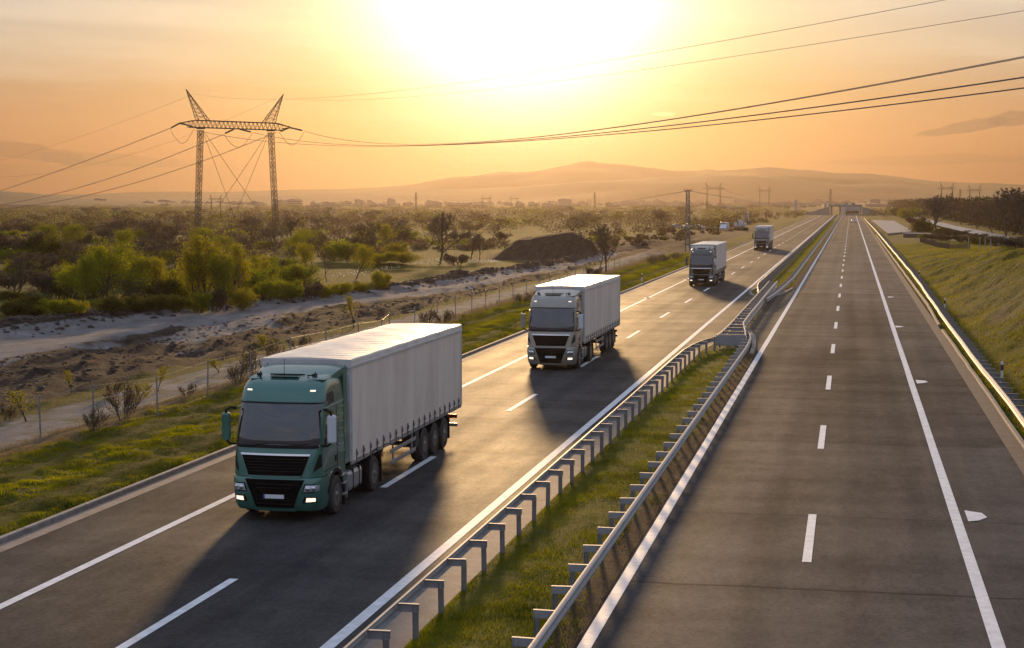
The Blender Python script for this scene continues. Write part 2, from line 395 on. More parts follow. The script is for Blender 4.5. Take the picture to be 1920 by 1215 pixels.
def zones(X, Y):
    X = np.asarray(X, float); Y = np.asarray(Y, float)
    xb = np.interp(Y, XB_S, XB_X); xp = np.interp(Y, XP_S, XP_X)
    near = sst(420, 300, Y)
    soil = sst(-32.4, -33.6, X)*sst(xb-2.3, xb-1.2, X)*near
    soil = np.maximum(soil*(.80+.35*(fbm(X*.12, Y*.05, 3))), 0)
    spots = ch_pale = sst(-33.5, -35, X)*sst(xp-3, xp, X)*near*sst(.56, .66, fbm(X*.16+20, Y*.05, 4))*.62
    trk = sst(-27.2, -27.9, X)*sst(-32.0, -31.2, X)*sst(320, 240, Y)
    pale = sst(xb+.6, xb+1.8, X)*sst(xp+1.0, xp-1.5, X)*sst(300, 215, Y)*(.62+.45*fbm(X*.1+3, Y*.05, 3))
    soil2 = sst(-24.5, -27, X)*sst(-52, -46, X)*sst(215, 250, Y)*sst(640, 460, Y)
    soil = np.maximum(soil, soil2*(.85+.35*fbm(X*.06, Y*.02, 3)))
    ca, sa = math.cos(PSI), math.sin(PSI); dx = X-MOUND_C.x; dy = Y-MOUND_C.y-9
    q = np.maximum(np.abs(dx*ca+dy*sa)/9.0, np.abs(-dx*sa+dy*ca)/14); soil = np.maximum(soil, 1.1*sst(1.15, .95, q))
    dry = sst(-25.2, -26.3, X)*sst(-28.2, -27.4, X)*.8+sst(-31.4, -32.2, X)*sst(-34, -32.8, X)*.35
    dry = dry+.85*np.exp(-(((X-10.5)/2.6)**2+((Y-118)/26)**2))*sst(.35, .55, fbm(X*.2, Y*.08, 3))
    far = fbm(X*.006, Y*.0016+3, 4); dry = dry+sst(240, 500, Y)*sst(.50, .62, far)*.55+np.where(X < -60, .25*fbm(X*.03, Y*.02, 3), 0)
    soil = soil+sst(260, 500, Y)*sst(.50, .62, fbm(X*.004+9, Y*.0012, 3))*.65*np.where(X < 0, 1, .4)
    return np.stack([np.clip(soil, 0, 1), np.clip(np.maximum(np.maximum(pale, spots), trk*.55), 0, 1), np.clip(dry, 0, 1)], -1)

def axis_(pts):
    out = []
    for a, b, st in pts: out += list(np.arange(a, b, st))
    return np.array(sorted(set(np.round(out, 3))))
xs = axis_([(-8200, -2000, 400), (-2000, -500, 60), (-500, -160, 12), (-160, -66, 3), (-66, -62, 1), (-62, -31, .42), (-31, -20.1, .45), (-20.04, -20.0, .5), (-20, 5.8, 4), (5.8, 7.4, .27), (7.4, 24, .5), (24, 60, 2), (60, 200, 10), (200, 1000, 60), (1000, 8400, 400)])
ys = axis_([(-300, 10, 20), (10, 40, 1.5), (40, 210, .62), (210, 330, 1.2), (330, 700, 5), (700, 2000, 30), (2000, 7600, 350)])
GX, GY = np.meshgrid(xs, ys); GZ = land(GX, GY)
V = np.stack([GX, GY, GZ], -1).reshape(-1, 3); nx, ny = len(xs), len(ys)
idx = np.arange(nx*ny).reshape(ny, nx)
Fq = np.stack([idx[:-1, :-1], idx[:-1, 1:], idx[1:, 1:], idx[1:, :-1]], -1).reshape(-1, 4)
g = np_mesh('ground', V, Fq, [M_ground], attrs={'zone': zones(GX, GY).reshape(-1, 3)}, smooth=True); tag(g, kind='structure')
def hit(px, py, d0=40.0, d1=2500.0):
    """where the line of sight meets the land."""
    D = d0*(d1/d0)**np.linspace(0, 1, 900); P_ = [at_depth(px, py, d) for d in D]
    Z = land(np.array([p.x for p in P_]), np.array([p.y for p in P_])); k = [i for i, p in enumerate(P_) if p.z < Z[i]]
    return P_[k[0]] if k else P_[-1]
def gz(x, y): return float(land(np.array([x]), np.array([y]))[0])

# ================================================================ mountains and hills
def ridge(name, D0, D1, prof, color, dpt=24, rough=1.0, seed=0, label=None):
    """prof: (px, py of the skyline); a range with real depth, crest half way."""
    px = [p[0] for p in prof]; az = np.linspace(px[0], px[-1], 260)
    top = np.interp(az, px, [p[1] for p in prof]); rows = []
    Vv = []
    for j in range(dpt):
        t = j/(dpt-1); Dd = D0+(D1-D0)*t; k = math.sin(min(1, t/.72)*math.pi/2)**1.4 if t < .72 else math.cos((t-.72)/.28*math.pi/2)
        for i, a in enumerate(az):
            p = at_depth(a, HY, Dd); Dm = D0+(D1-D0)*.72
            hgt = (HY-top[i])/F*Dm+H
            hgt = hgt*k*(1+(.0 if .6 < t < .84 else 0)) + (fbm(np.array([p.x*.0022+seed]), np.array([p.y*.0022]), 4)[0]-.5)*hgt*.55*(1-abs(t-.72)*1.2 if t > .68 else 1)*(0.15 if .66 < t < .78 else 1)
            Vv.append((p.x, p.y, max(-3, hgt)-(0 if 0 < t < 1 else 4)))
    n = len(az); id_ = np.arange(n*dpt).reshape(dpt, n)
    Fa = np.stack([id_[:-1, :-1], id_[:-1, 1:], id_[1:, 1:], id_[1:, :-1]], -1).reshape(-1, 4)
    o = np_mesh(name, Vv, Fa, [mat(name+'_slopes', color, .95, noise=tuple(c*.55 for c in color), nscale=.006)], smooth=True)
    tag(o, label, None, None, 'structure'); return o
ridge('mountain', 5600, 7300, [(-300, 366), (200, 364), (420, 362), (560, 357), (700, 352), (780, 345), (850, 335), (960, 326), (1015, 320), (1050, 313), (1085, 305), (1105, 303), (1130, 307), (1170, 309), (1220, 319), (1260, 321), (1310, 320), (1330, 316), (1345, 319), (1400, 316), (1440, 313.5), (1500, 319), (1560, 327), (1640, 331), (1720, 338), (1850, 346), (1990, 352), (2300, 364)], (.030, .034, .036))
ridge('foothill', 4200, 5400, [(-300, 372), (300, 371), (600, 364), (800, 357), (1000, 350), (1150, 344), (1300, 336), (1420, 330), (1500, 330), (1620, 339), (1760, 350), (1900, 360), (2300, 372)], (.030, .033, .034), seed=4)
ridge('hill', 2100, 2900, [(-500, 340), (-200, 350), (-60, 355), (0, 358), (60, 362), (120, 369), (180, 375), (240, 378), (330, 380), (480, 383)], (.018, .022, .016), seed=8)
ridge('hill', 2300, 3100, [(1540, 382), (1650, 378), (1750, 373), (1800, 369), (1850, 362), (1920, 355), (2100, 348), (2400, 350)], (.025, .027, .02), seed=15)

# ================================================================ roads
def asphalt(name, seed, c0, c1, lanes, split=None, ro=0.0, sp=.10):
    m = bpy.data.materials.new(name); m.use_nodes = True; nt = m.node_tree; N = nt.nodes; L = nt.links
    p = N['Principled BSDF']; p.inputs['Specular IOR Level'].default_value = sp
    tc = N.new('ShaderNodeTexCoord')
    def noise(sc, det=5, ro=.6, st=(1, 1, 1)):
        n = N.new('ShaderNodeTexNoise'); n.inputs['Scale'].default_value = sc; n.inputs['Detail'].default_value = det; n.inputs['Roughness'].default_value = ro
        mp = N.new('ShaderNodeMapping'); mp.inputs['Scale'].default_value = st; mp.inputs['Location'].default_value = (seed, seed*2, 0)
        L.new(tc.outputs['Object'], mp.inputs[0]); L.new(mp.outputs[0], n.inputs['Vector']); return n.outputs['Fac']
    def rmp(f, els):
        c = N.new('ShaderNodeValToRGB'); r = c.color_ramp
        while len(r.elements) < len(els): r.elements.new(.5)
        for e, (q, col) in zip(r.elements, els): e.position = q; e.color = (*col, 1)
        L.new(f, c.inputs[0]); return c.outputs[0]
    def mul(a, b, f=1.0):
        n = N.new('ShaderNodeMix'); n.data_type = 'RGBA'; n.blend_type = 'MULTIPLY'; n.inputs[0].default_value = f; L.new(a, n.inputs[6]); L.new(b, n.inputs[7]); return n.outputs[2]
    c = rmp(noise(.16, 6, .65, (1, .25, 1)), [(.3, c0), (.7, c1)])
    c = mul(c, rmp(noise(90, 3, .8), [(.3, (.62, .62, .62)), (.7, (1.3, 1.3, 1.3))]))           # stone grain
    c = mul(c, rmp(noise(9, 6, .8), [(.35, (.72, .72, .72)), (.65, (1.25, 1.25, 1.25))]))
    c = mul(c, rmp(noise(2.2, 7, .8, (1, .5, 1)), [(.35, (.80, .80, .82)), (.65, (1.2, 1.19, 1.17))]))
    c = mul(c, rmp(noise(.35, 3, .5, (.25, 1, 1)), [(.40, (.84, .84, .85)), (.5, (1, 1, 1)), (.62, (1.12, 1.11, 1.1))]))
    c = mul(c, rmp(noise(1.0, 4, .5, (1.1, .012, 1)), [(.35, (.88, .88, .90)), (.65, (1.08, 1.07, 1.04))]))       # long streaks
    sp = N.new('ShaderNodeSeparateXYZ'); L.new(tc.outputs['Object'], sp.inputs[0])
    # wheel tracks, worn by traffic: darker bands along the lanes
    for x in lanes:
        s = N.new('ShaderNodeMath'); s.operation = 'SUBTRACT'; L.new(sp.outputs[0], s.inputs[0]); s.inputs[1].default_value = x
        a = N.new('ShaderNodeMath'); a.operation = 'ABSOLUTE'; L.new(s.outputs[0], a.inputs[0])
        r = N.new('ShaderNodeMapRange'); r.interpolation_type = 'SMOOTHSTEP'; r.inputs[1].default_value = 0; r.inputs[2].default_value = .55; r.inputs[3].default_value = .87; r.inputs[4].default_value = 1
        L.new(a.outputs[0], r.inputs[0]); cc = N.new('ShaderNodeCombineColor')
        for k in range(3): L.new(r.outputs[0], cc.inputs[k])
        c = mul(c, cc.outputs[0])
    # cross joints where one laying of asphalt ends
    wob = noise(.8, 3, .6, (1, 1, 1))
    yy = N.new('ShaderNodeMath'); yy.operation = 'MULTIPLY_ADD'; L.new(wob, yy.inputs[0]); yy.inputs[1].default_value = .35; L.new(sp.outputs[1], yy.inputs[2])
    for y0, dk in split or []:
        s = N.new('ShaderNodeMath'); s.operation = 'SUBTRACT'; L.new(yy.outputs[0], s.inputs[0]); s.inputs[1].default_value = y0
        if dk > 0:
            a = N.new('ShaderNodeMath'); a.operation = 'ABSOLUTE'; L.new(s.outputs[0], a.inputs[0]); src = a.outputs[0]; lo, hi, v0, v1 = .03, .10, dk, 1.0
        else: src = s.outputs[0]; lo, hi, v0, v1 = -.1, .1, 1.0, -dk
        r = N.new('ShaderNodeMapRange'); r.inputs[1].default_value = lo; r.inputs[2].default_value = hi; r.inputs[3].default_value = v0; r.inputs[4].default_value = v1
        L.new(src, r.inputs[0]); cc = N.new('ShaderNodeCombineColor')
        for k in range(3): L.new(r.outputs[0], cc.inputs[k])
        c = mul(c, cc.outputs[0])
    L.new(c, p.inputs['Base Color'])
    # dusty, open-textured patches shine less than the polished ones
    bw = N.new('ShaderNodeRGBToBW'); L.new(c, bw.inputs[0])
    fr = N.new('ShaderNodeMapRange'); fr.inputs[1].default_value = .018; fr.inputs[2].default_value = .070; fr.inputs[3].default_value = .42; fr.inputs[4].default_value = .95; L.new(bw.outputs[0], fr.inputs[0])
    df = N.new('ShaderNodeBsdfDiffuse'); L.new(c, df.inputs[0]); ms = N.new('ShaderNodeMixShader'); L.new(fr.outputs[0], ms.inputs[0]); L.new(df.outputs[0], ms.inputs[1]); L.new(p.outputs[0], ms.inputs[2]); L.new(ms.outputs[0], N['Material Output'].inputs[0])
    rr = N.new('ShaderNodeMapRange'); rr.inputs[3].default_value = .44+ro; rr.inputs[4].default_value = .60+ro; L.new(noise(.5, 5, .6, (1, .1, 1)), rr.inputs[0]); L.new(rr.outputs[0], p.inputs['Roughness'])
    bp = N.new('ShaderNodeBump'); bp.inputs['Strength'].default_value = .35; bp.inputs['Distance'].default_value = .012; L.new(noise(55, 3, .8), bp.inputs['Height']); L.new(bp.outputs[0], p.inputs['Normal'])
    return m
A_left = asphalt('asphalt_left', 3.0, (.032, .031, .032), (.074, .070, .067), [-15.9, -14.1, -12.2, -10.4], [(27.3, .45), (68.5, .5), (120.5, .6), (96.5, -1.06)], .155)
A_right = asphalt('asphalt_right', 9.0, (.040, .041, .045), (.088, .087, .092), [-3.7, -1.9, .1, 1.9], [(44.5, .75), (77.5, .7), (153, -1.25), (153, .6), (58, -.82), (96, -1.22), (36, .55), (67.3, .6), (121, .6)], .22, .03)
A_patch = asphalt('asphalt_opening', 21.0, (.035, .033, .032), (.058, .054, .050), [], [(104, .6), (131, .6)])
M_conc = mat('gutter_concrete', (.27, .22, .185), .8, noise=(.16, .125, .105), nscale=1.6, bump=.3, bscale=14)
M_kerb = mat('kerb_concrete', (.34, .30, .26), .8, noise=(.16, .14, .12), nscale=2.5, bump=.3, bscale=10)
def strips(name, xa, xb, y0, y1, z, m, step=12.0, kind='structure', label=None):
    mb = MB(); y = y0
    rows = []
    while y < y1+1e-6: rows.append([(xa, y, z), (xb, y, z)]); y += step
    if rows[-1][0][1] < y1-1e-3: rows.append([(xa, y1, z), (xb, y1, z)])
    mb.grid(rows, True); o = mb.build(name, m, fix=False); tag(o, label, None, None, kind)
    return o
YE = 1000
strips('road', -20.0, -8.0, -60, YE, 0.0, A_left)
strips('road', -4.9, 5.75, -60, YE, 0.0, A_right)
strips('gutter', -8.75, -8.0, -60, 93, .006, M_conc)
strips('gutter', -8.75, -8.0, 160, YE, .006, M_conc)
strips('gutter', -20.0, -19.5, -60, YE, .006, M_conc)
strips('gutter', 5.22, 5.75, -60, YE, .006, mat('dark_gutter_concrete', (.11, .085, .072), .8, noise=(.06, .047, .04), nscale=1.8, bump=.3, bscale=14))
mb = MB(); mb.grid([[(-8.0, 93, 0), (-4.9, 91, 0)], [(-8.0, 162, 0), (-4.9, 162, 0)]], True)
tag(mb.build('road', A_patch, fix=False), None, None, None, 'structure')
def kerb(path, w, h, name='kerb', label=None, jig=0.0):
    mb = MB(); p2 = []
    for i, p in enumerate(path): p2.append((p[0]+random.uniform(-jig, jig), p[1], random.uniform(-jig, 0)*.6))
    mb.sweep(p2, [(-w/2, -.08), (w/2, -.08), (w/2, h-.02), (w/2-.02, h), (-w/2+.02, h), (-w/2, h-.02)])
    o = mb.build(name, M_kerb); tag(o, label, None, None, 'structure'); return o
kerb([(-20.09, y, 0) for y in range(-40, YE, 6)], .17, .13, jig=.012)
kerb([(5.84, y, 0) for y in np.arange(-40, 112.5, 2.5)], .17, .12, jig=.022)
kerb([(5.84+.25*sst(112, 140, y), y, 0) for y in np.arange(114.4, 420, 2.8)], .17, .12, jig=.025)
kerb([(-6.85, 111.5, 0), (-6.5, 109, 0), (-6.1, 106, 0), (-5.75, 103, 0), (-5.5, 99.5, 0), (-5.25, 95, 0), (-5.12, 90.5, 0)], .24, .12)
kerb([(-7.0, 143, 0), (-6.5, 145.5, 0), (-6.05, 149, 0), (-5.65, 154, 0), (-5.3, 160, 0)], .24, .12)
kerb([(-8.35, 163, 0), (-8.75, 158, 0), (-8.85, 154, 0), (-8.6, 150, 0), (-8.1, 146.5, 0)], .24, .12)

# ---- median strips
def median(y0, y1, name):
    xs = np.arange(-8.0, -4.88, .2); xs[-1] = -4.9; ys = np.arange(y0, y1+.01, .5 if y1 < 200 else 2.5)
    X, Y = np.meshgrid(xs, ys); z = .035+.07*(fbm(X*1.1, Y*.8, 4)-.5)+.10*np.sin(np.clip((X+8.0)/2.9, 0, 1)*math.pi)
    z = z*sst(-8.05, -7.8, X)+.012*(1-sst(-8.05, -7.8, X)); z = np.where(X > -5.0, .012, z)
    n = fbm(X*.9, Y*.35, 4)
    soil = sst(-5.75, -5.25, X+(n-.5)*1.2)*1.0; zn = np.stack([soil, 0*soil, .25*sst(.5, .7, fbm(X, Y*.3, 3))], -1)
    nx, ny = len(xs), len(ys); idx = np.arange(nx*ny).reshape(ny, nx)
    Fq = np.stack([idx[:-1, :-1], idx[:-1, 1:], idx[1:, 1:], idx[1:, :-1]], -1).reshape(-1, 4)
    o = np_mesh(name, np.stack([X, Y, z], -1).reshape(-1, 3), Fq, [M_median], attrs={'zone': zn.reshape(-1, 3)}, smooth=True); tag(o, kind='structure')
median(-20, 93, 'verge'); 
median(160, YE, 'verge')
# rounded noses of the two median ends, lying on the opening
def nose(pts, name='verge'):
    mb = MB(); c = (sum(p[0] for p in pts)/len(pts), sum(p[1] for p in pts)/len(pts)); n = len(pts)
    vs = [(c[0], c[1], .07)]+[(p[0], p[1], .03) for p in pts]; mb.add(vs, [(0, i+1, (i+1) % n+1) for i in range(n)])
    o = mb.build(name, M_median, fix=False)
    a = o.data.attributes.new('zone', 'FLOAT_COLOR', 'POINT')
    for i in range(len(vs)): a.data[i].color = ((.75 if vs[i][0] > -5.9 else .15), 0, .2, 1)
    tag(o, kind='structure')
nose([(-4.98, 93.0), (-5.3, 97), (-5.6, 101), (-6.0, 105), (-6.6, 109.5), (-6.9, 110), (-7.3, 104), (-7.6, 97), (-8.0, 93.0)])
nose([(-8.0, 160), (-8.6, 158.5), (-8.7, 154.5), (-8.3, 149.5), (-7.6, 145.5), (-6.9, 143.6), (-6.3, 147), (-5.9, 151), (-5.5, 156), (-5.3, 160)][::-1])

# ---- painted markings (flat sheets 4 mm above the asphalt), worn at the edges by noise
def paint(name):
    m = mat(name, (.84, .85, .87), .65, noise=(.58, .58, .57), nscale=3.0, bump=.2, bscale=60)
    return m
M_paint = paint('road_paint')
def line(xa, xb, y0, y1, step=9.0):
    mb = MB(); rows = []; y = y0
    while y < y1: rows.append([(xa+random.uniform(-.008, .008), y, .010), (xb+random.uniform(-.008, .008), y, .010)]); y += step
    rows.append([(xa, y1, .010), (xb, y1, .010)]); mb.grid(rows, True)
    tag(mb.build('lane_marking', M_paint, fix=False), kind='structure')
line(-17.0, -16.76, -40, YE); line(-9.52, -9.26, -40, YE); line(-4.85, -4.59, -40, YE); line(2.67, 2.93, -40, YE)
def dashes(x, ys, ln):
    mb = MB()
    for y in ys: mb.add([(x-.105, y, .010), (x+.105, y, .010), (x+.105, y+ln, .010), (x-.105, y+ln, .010)], [(0, 1, 2, 3)])
    tag(mb.build('lane_marking', M_paint, fix=False), kind='structure')
def s_of(px, py): return ground(px, py).y
d0 = s_of(1525, 1055); print('right dash near end', d0, 'next', s_of(1547, 848), s_of(1562, 736.6)); per = 18.0
dashes(-.88, [d0+per*k for k in range(-2, 52)], 6.0)
e0 = s_of(258, 1215); print('left dash', e0, s_of(737, 915), s_of(965, 773), s_of(1097, 691))
dashes(-13.12, [s_of(737, 915)+per*k for k in range(-3, 51)], 6.0)
# half-leaf marks on the hard shoulders
def leafmark(x, y, s=1):
    mb = MB(); pts = [(0, -.5), (.22, -.38), (.42, -.05), (.34, .35), (0, .55)]
    if s < 0: pts = [(-a, b) for a, b in pts][::-1]
    mb.add([(x+a*1.25, y+b*1.5, .010) for a, b in pts], [tuple(range(len(pts)))]); tag(mb.build('lane_marking', M_paint, fix=False), kind='structure')
for px, py in ((1812, 968), (1718, 716), (1679, 612.5), (1665, 557), ): q = ground(px, py); leafmark(q.x, q.y)
for px, py in ((1218, 559), (1290, 524), ): q = ground(px, py); leafmark(q.x, q.y, -1)
# side road, lay-by
M_sroad = mat('side_road_asphalt', (.22, .21, .21), .32, noise=(.15, .145, .145), nscale=.4)
mb = MB(); mb.grid([[(27.2-.1*i, 190+i*45, gz(30, 190+i*45)+.62+.15*(i < 3)), (32.4-.1*i, 190+i*45, gz(30, 190+i*45)+.62+.15*(i < 3))] for i in range(17)], True)
tag(mb.build('side_road', M_sroad, fix=False), kind='structure')
mb = MB(); q = [ground(1633, 414.5), ground(1676, 416), ground(1713, 437), ground(1664, 441)]
mb.add([(p.x, p.y, .45) for p in q], [(3, 2, 1, 0)]); mb.add([(p.x, p.y, z) for p in (q[3], q[2]) for z in (.45, -1)], [(0, 1, 3, 2)])
tag(mb.build('lay_by', mat('lay_by_concrete', (.25, .24, .24), .6, noise=(.17, .16, .16), nscale=.3), fix=False), kind='structure')
# ================================================================ steel barriers
M_galv = mat('galvanised_steel', (.38, .37, .37), .66, metal=.45, noise=(.31, .31, .32), nscale=2.2, bump=.05, bscale=8)
M_post = mat('dull_galvanised_steel', (.33, .33, .34), .5, metal=.55, noise=(.22, .21, .20), nscale=3)
M_rust = mat('weathered_steel', (.20, .16, .13), .65, metal=.3, noise=(.12, .09, .07), nscale=6)
def wprof(side, zc=.62):
    """W beam seen in section, face towards 'side' (+1 right of travel)."""
    f = [(0, -.13), (.035, -.125), (.08, -.095), (.08, -.065), (.03, -.018), (.03, .018), (.08, .065), (.08, .095), (.035, .125), (0, .13)]
    o = [(side*a, zc+z) for a, z in f]; b = [(side*(a-.012), zc+z) for a, z in reversed(f)]
    return o+b
def resample(path, step):
    out = []; acc = 0.0; P = [Vector(p) for p in path]
    for a, b in zip(P, P[1:]):
        d = (b-a).length; t = (step-acc) if out else 0.0
        if not out: out.append((a, (b-a).normalized())); t = step
        while t <= d: out.append((a+(b-a)*t/d, (b-a).normalized())); t += step
        acc = d-(t-step)
    return out
def guard_rail(name, path, face, back, label, step=2.0, maxp=100, blk=.42, near_small=None, phase=0.0):
    """face: side of travel the beam faces; back: length of the bracket behind it."""
    root = empty(name, path[0], 0, label, 'guard rail', 'steel guard rails along the motorway')
    root.location = (0, 0, 0)
    mb = MB(); mb.sweep(path, wprof(face)); mb.build('beam', M_galv, root, smooth=40)
    st = resample(path, step); rest = MB(); 
    pm = sm = None
    for i, (p, d) in enumerate(st):
        r = Vector((d.y, -d.x, 0)); bk = r*(-face)
        rz = math.atan2(bk.y, bk.x)
        if i < maxp:
            if pm is None:
                a = MB(); a.box((0, 0, .32), (.10, .008, .76)); a.box((-.05, 0, .32), (.008, .05, .76)); a.box((.05, 0, .32), (.008, .05, .76)); po = a.build('post', M_post, root)
                c = MB(); c.box((blk/2, .03, .655), (blk, .008, .14)); c.box((blk/2, 0, .730), (blk+.02, .075, .01)); c.box((blk/2, 0, .58), (blk, .05, .008)); c.box((blk-.05, .036, .64), (.03, .012, .03)); c.box((blk-.11, .036, .67), (.03, .012, .03)); spa = c.build('bracket', M_galv, root)
                pm, sm = po.data, spa.data; first = True
            else:
                po = bpy.data.objects.new('post', pm); COL.objects.link(po); po.parent = root
                spa = bpy.data.objects.new('bracket', sm); COL.objects.link(spa); spa.parent = root
            q = p+bk*(blk-.06)
            po.location = (q.x, q.y, _rj.uniform(-.02, .01)); po.rotation_euler = (_rj.gauss(0, .012), _rj.gauss(0, .012), rz+_rj.gauss(0, .04))
            spa.location = (p.x, p.y, 0); spa.rotation_euler = (0, _rj.gauss(0, .012), rz+_rj.gauss(0, .02))
        else:
            q = p+bk*(blk-.06); rest.box((q.x, q.y, .32), (.1, .05, .76), rz); m = p+bk*blk/2; rest.box((m.x, m.y, .66), (blk, .06, .14), rz)
    if rest.v: tag(rest.build('post', M_post, root), kind='stuff')
    return root
_rj = random.Random(31)
guard_rail('guard_rail', [(-8.24, y, 0) for y in range(12, 84, 4)]+[(-8.2, 85, 0), (-8.05, 88, 0), (-7.75, 91, 0), (-7.25, 93.6, 0)], -1, .4, 'guard rail on tall posts along the left edge of the near median, before the opening')
guard_rail('guard_rail', [(-5.22, y, 0) for y in range(10, 88, 4)]+[(-5.25, 89, 0), (-5.35, 93, 0), (-5.62, 96.5, 0), (-6.0, 98.8, 0), (-6.4, 100, 0)], 1, .42, 'guard rail on the right edge of the near median, its brackets reaching over the grass')
guard_rail('guard_rail', [(-7.45, 141.5, 0), (-7.75, 146, 0), (-8.05, 151, 0), (-8.22, 156, 0)]+[(-8.25, y, 0) for y in range(160, YE-10, 8)], -1, .4, 'guard rail on the left edge of the far median, running to the horizon')
guard_rail('guard_rail', [(-6.3, 131, 0), (-6.0, 139, 0), (-5.75, 150, 0), (-5.65, 158, 0)]+[(-5.5, y, 0) for y in range(168, YE-10, 8)], 1, .42, 'guard rail on the right edge of the far median, bent outwards at the opening')
rp = [(5.98+.45*float(sst(85, 190, y)), y, 0) for y in np.arange(34, 400, 4)]+[(6.43-.5*float(sst(400, 700, y)), y, 0) for y in np.arange(400, 780, 8)]
_r = random.Random(5)
rp = [(x+.02*math.sin(y*.21)+_r.uniform(-.015, .015), y, z) for x, y, z in rp]
guard_rail('guard_rail', rp, -1, .5, 'long sunlit guard rail beside the right hard shoulder below the grass bank', blk=.5)

# ---- movable barrier across the median opening
root = empty('movable_barrier', (0, 0, 0), 0, 'ladder-like movable steel barrier closing the gap in the median', 'barrier')
cl = [(-6.42, 93.2), (-6.50, 97), (-6.72, 103), (-6.80, 112), (-6.84, 122), (-6.90, 133), (-6.95, 145), (-7.0, 158)]
hw = [.80, .62, .36, .34, .34, .34, .33, .36]
pl = [(x-h, y, 0) for (x, y), h in zip(cl, hw)]; pr = [(x+h, y, 0) for (x, y), h in zip(cl, hw)]
for p, fc in ((pl, -1), (pr, 1)):
    mb = MB(); mb.sweep(p, wprof(fc, .66)); mb.build('beam', M_galv, root, smooth=40)
    mb = MB(); mb.sweep(p, [(-.03, .83), (.03, .83), (.03, .86), (-.03, .86)]); mb.build('top_rail', M_galv, root)
    mb = MB(); mb.sweep(p, [(-.04, .30), (.04, .30), (.04, .38), (-.04, .38)]); mb.build('lower_rail', M_post, root)
y = 94.2; k = 0
while y < 157.5:
    xa = np.interp(y, [p[1] for p in pl], [p[0] for p in pl])+.02; xb = np.interp(y, [p[1] for p in pr], [p[0] for p in pr])-.02
    mb = MB(); mb.box(((xa+xb)/2, y, .74), (xb-xa, .07, .14)); mb.box(((xa+xb)/2, y, .815), (xb-xa, .16, .008))
    mb.box(((xa+xb)/2, y, .35), (xb-xa, .08, .06)); mb.build('cross_member', M_galv, root)
    if k % 3 == 0:
        for xx in (xa+.08, xb-.08):
            mb = MB(); mb.box((xx, y, .38), (.08, .06, .70)); mb.box((xx, y, .03), (.26, .2, .03)); mb.build('support_leg', M_post, root)
    y += 2.9 if k % 2 else 2.3; k += 1
mb = MB(); mb.box((-6.42, 93.1, .56), (1.62, .05, .56)); mb.box((-6.42, 93.12, .15), (.1, .08, .3)); mb.build('end_plate', M_galv, root, bevel=.01)

# ---- marker posts
M_white = mat('white_plastic', (.75, .75, .74), .45); M_black = mat('black_plastic', (.02, .02, .022), .4); M_refl = mat('reflector', (.55, .3, .08), .2)
M_red = mat('red_reflector', (.35, .03, .02), .25)
def marker(x, y, z, label, dark=False):
    r = empty('marker_post', (x, y, z), 0, label, 'marker post', 'white delineator posts beside the motorway')
    mb = MB(); mb.prism([(-.06, -.05), (.06, -.05), (.045, .05), (-.045, .05)], 'z', -.1, .93); mb.prism([(-.06, -.05), (.06, -.05), (.045, .05), (-.045, .05)], 'z', .93, 1.0)
    mb.build('post', M_white, r, bevel=.006)
    mb = MB(); mb.prism([(-.064, -.054), (.064, -.054), (.049, .054), (-.049, .054)], 'z', .60, .86); mb.build('black_band', M_black, r)
    mb = MB(); mb.box((0, -.058, .73), (.05, .008, .16)); mb.build('reflector', M_red if dark else M_refl, r)
for px, py, lb in ((1203.5, 531, 'white marker post on the left verge between the second and third lorry'), (1389, 461, 'small white marker post on the left verge beside the last lorry')):
    q = ground(px, py); marker(q.x, q.y, 0, lb)
for X, Y, lb in ((6.75, 78, 'nearest marker post with black band behind the right guard rail'), (6.9, 128, 'second marker post behind the right guard rail'), (7.0, 178, 'third marker post along the right guard rail'), (7.0, 228, 'fourth and farthest marker post along the right guard rail')):
    marker(X, Y, gz(X, Y)+.28, lb, True)

# ---- fences
M_fpost = mat('grey_fence_steel', (.30, .31, .33), .5, metal=.4, noise=(.2, .2, .2), nscale=4); M_wire = mat('fence_wire', (.25, .24, .22), .5, metal=.5)
M_wood = mat('old_wood', (.16, .12, .085), .85, noise=(.09, .065, .045), nscale=6)
def fence(pts, label, h=1.55, pm=M_fpost, rad=.03, wires=4, leanmax=.05):
    r = empty('wire_fence', (0, 0, 0), 0, label, 'fence'); tops = []
    for x, y in pts:
        z = gz(x, y); a = random.uniform(-leanmax, leanmax); hh = h*random.uniform(.93, 1.06)
        mb = MB(); mb.bar((x, y, z-.2), (x+a, y, z+hh), rad, 6); mb.box((x+a, y, z+hh+.01), (rad*2.3, rad*2.3, .03)); mb.build('post', pm, r); tops.append((x, y, z, a, hh))
    mb = MB()
    for (a, b) in zip(tops, tops[1:]):
        for k in range(wires):
            t = .08+.9*k/(wires-1); 
            p = Vector((a[0]+a[3]*t, a[1], a[2]+a[4]*t)); q = Vector((b[0]+b[3]*t, b[1], b[2]+b[4]*t)); mb.bar(p, q, .0045, 3)
        for i in range(0):
            t = i/1; x = a[0]+(b[0]-a[0])*t; y = a[1]+(b[1]-a[1])*t; z = a[2]+(b[2]-a[2])*t; mb.bar((x, y, z+.1), (x, y, z+a[4]*.97), .003, 3)
    mb.build('wire_mesh', M_wire, r); return r
fx = [(34, 841), (175, 817), (295.5, 784), (389, 751), (470, 728), (545, 703), (612, 682), (672, 662), (715, 648)]
fp = []
for px, py in fx:
    q = ground(px, py, -.05); fp.append((q.x, q.y))
fp = [(-27.4, 50), (-27.3, 53.2)]+[p for p in fp if p[1] > 54]
y = fp[-1][1]+5.2
while y < 205: fp.append((-27.2+.15*math.sin(y), y)); y += 5.4
fence(fp, 'thin wire fence on grey posts between the grass verge and the dirt track')
rf = []
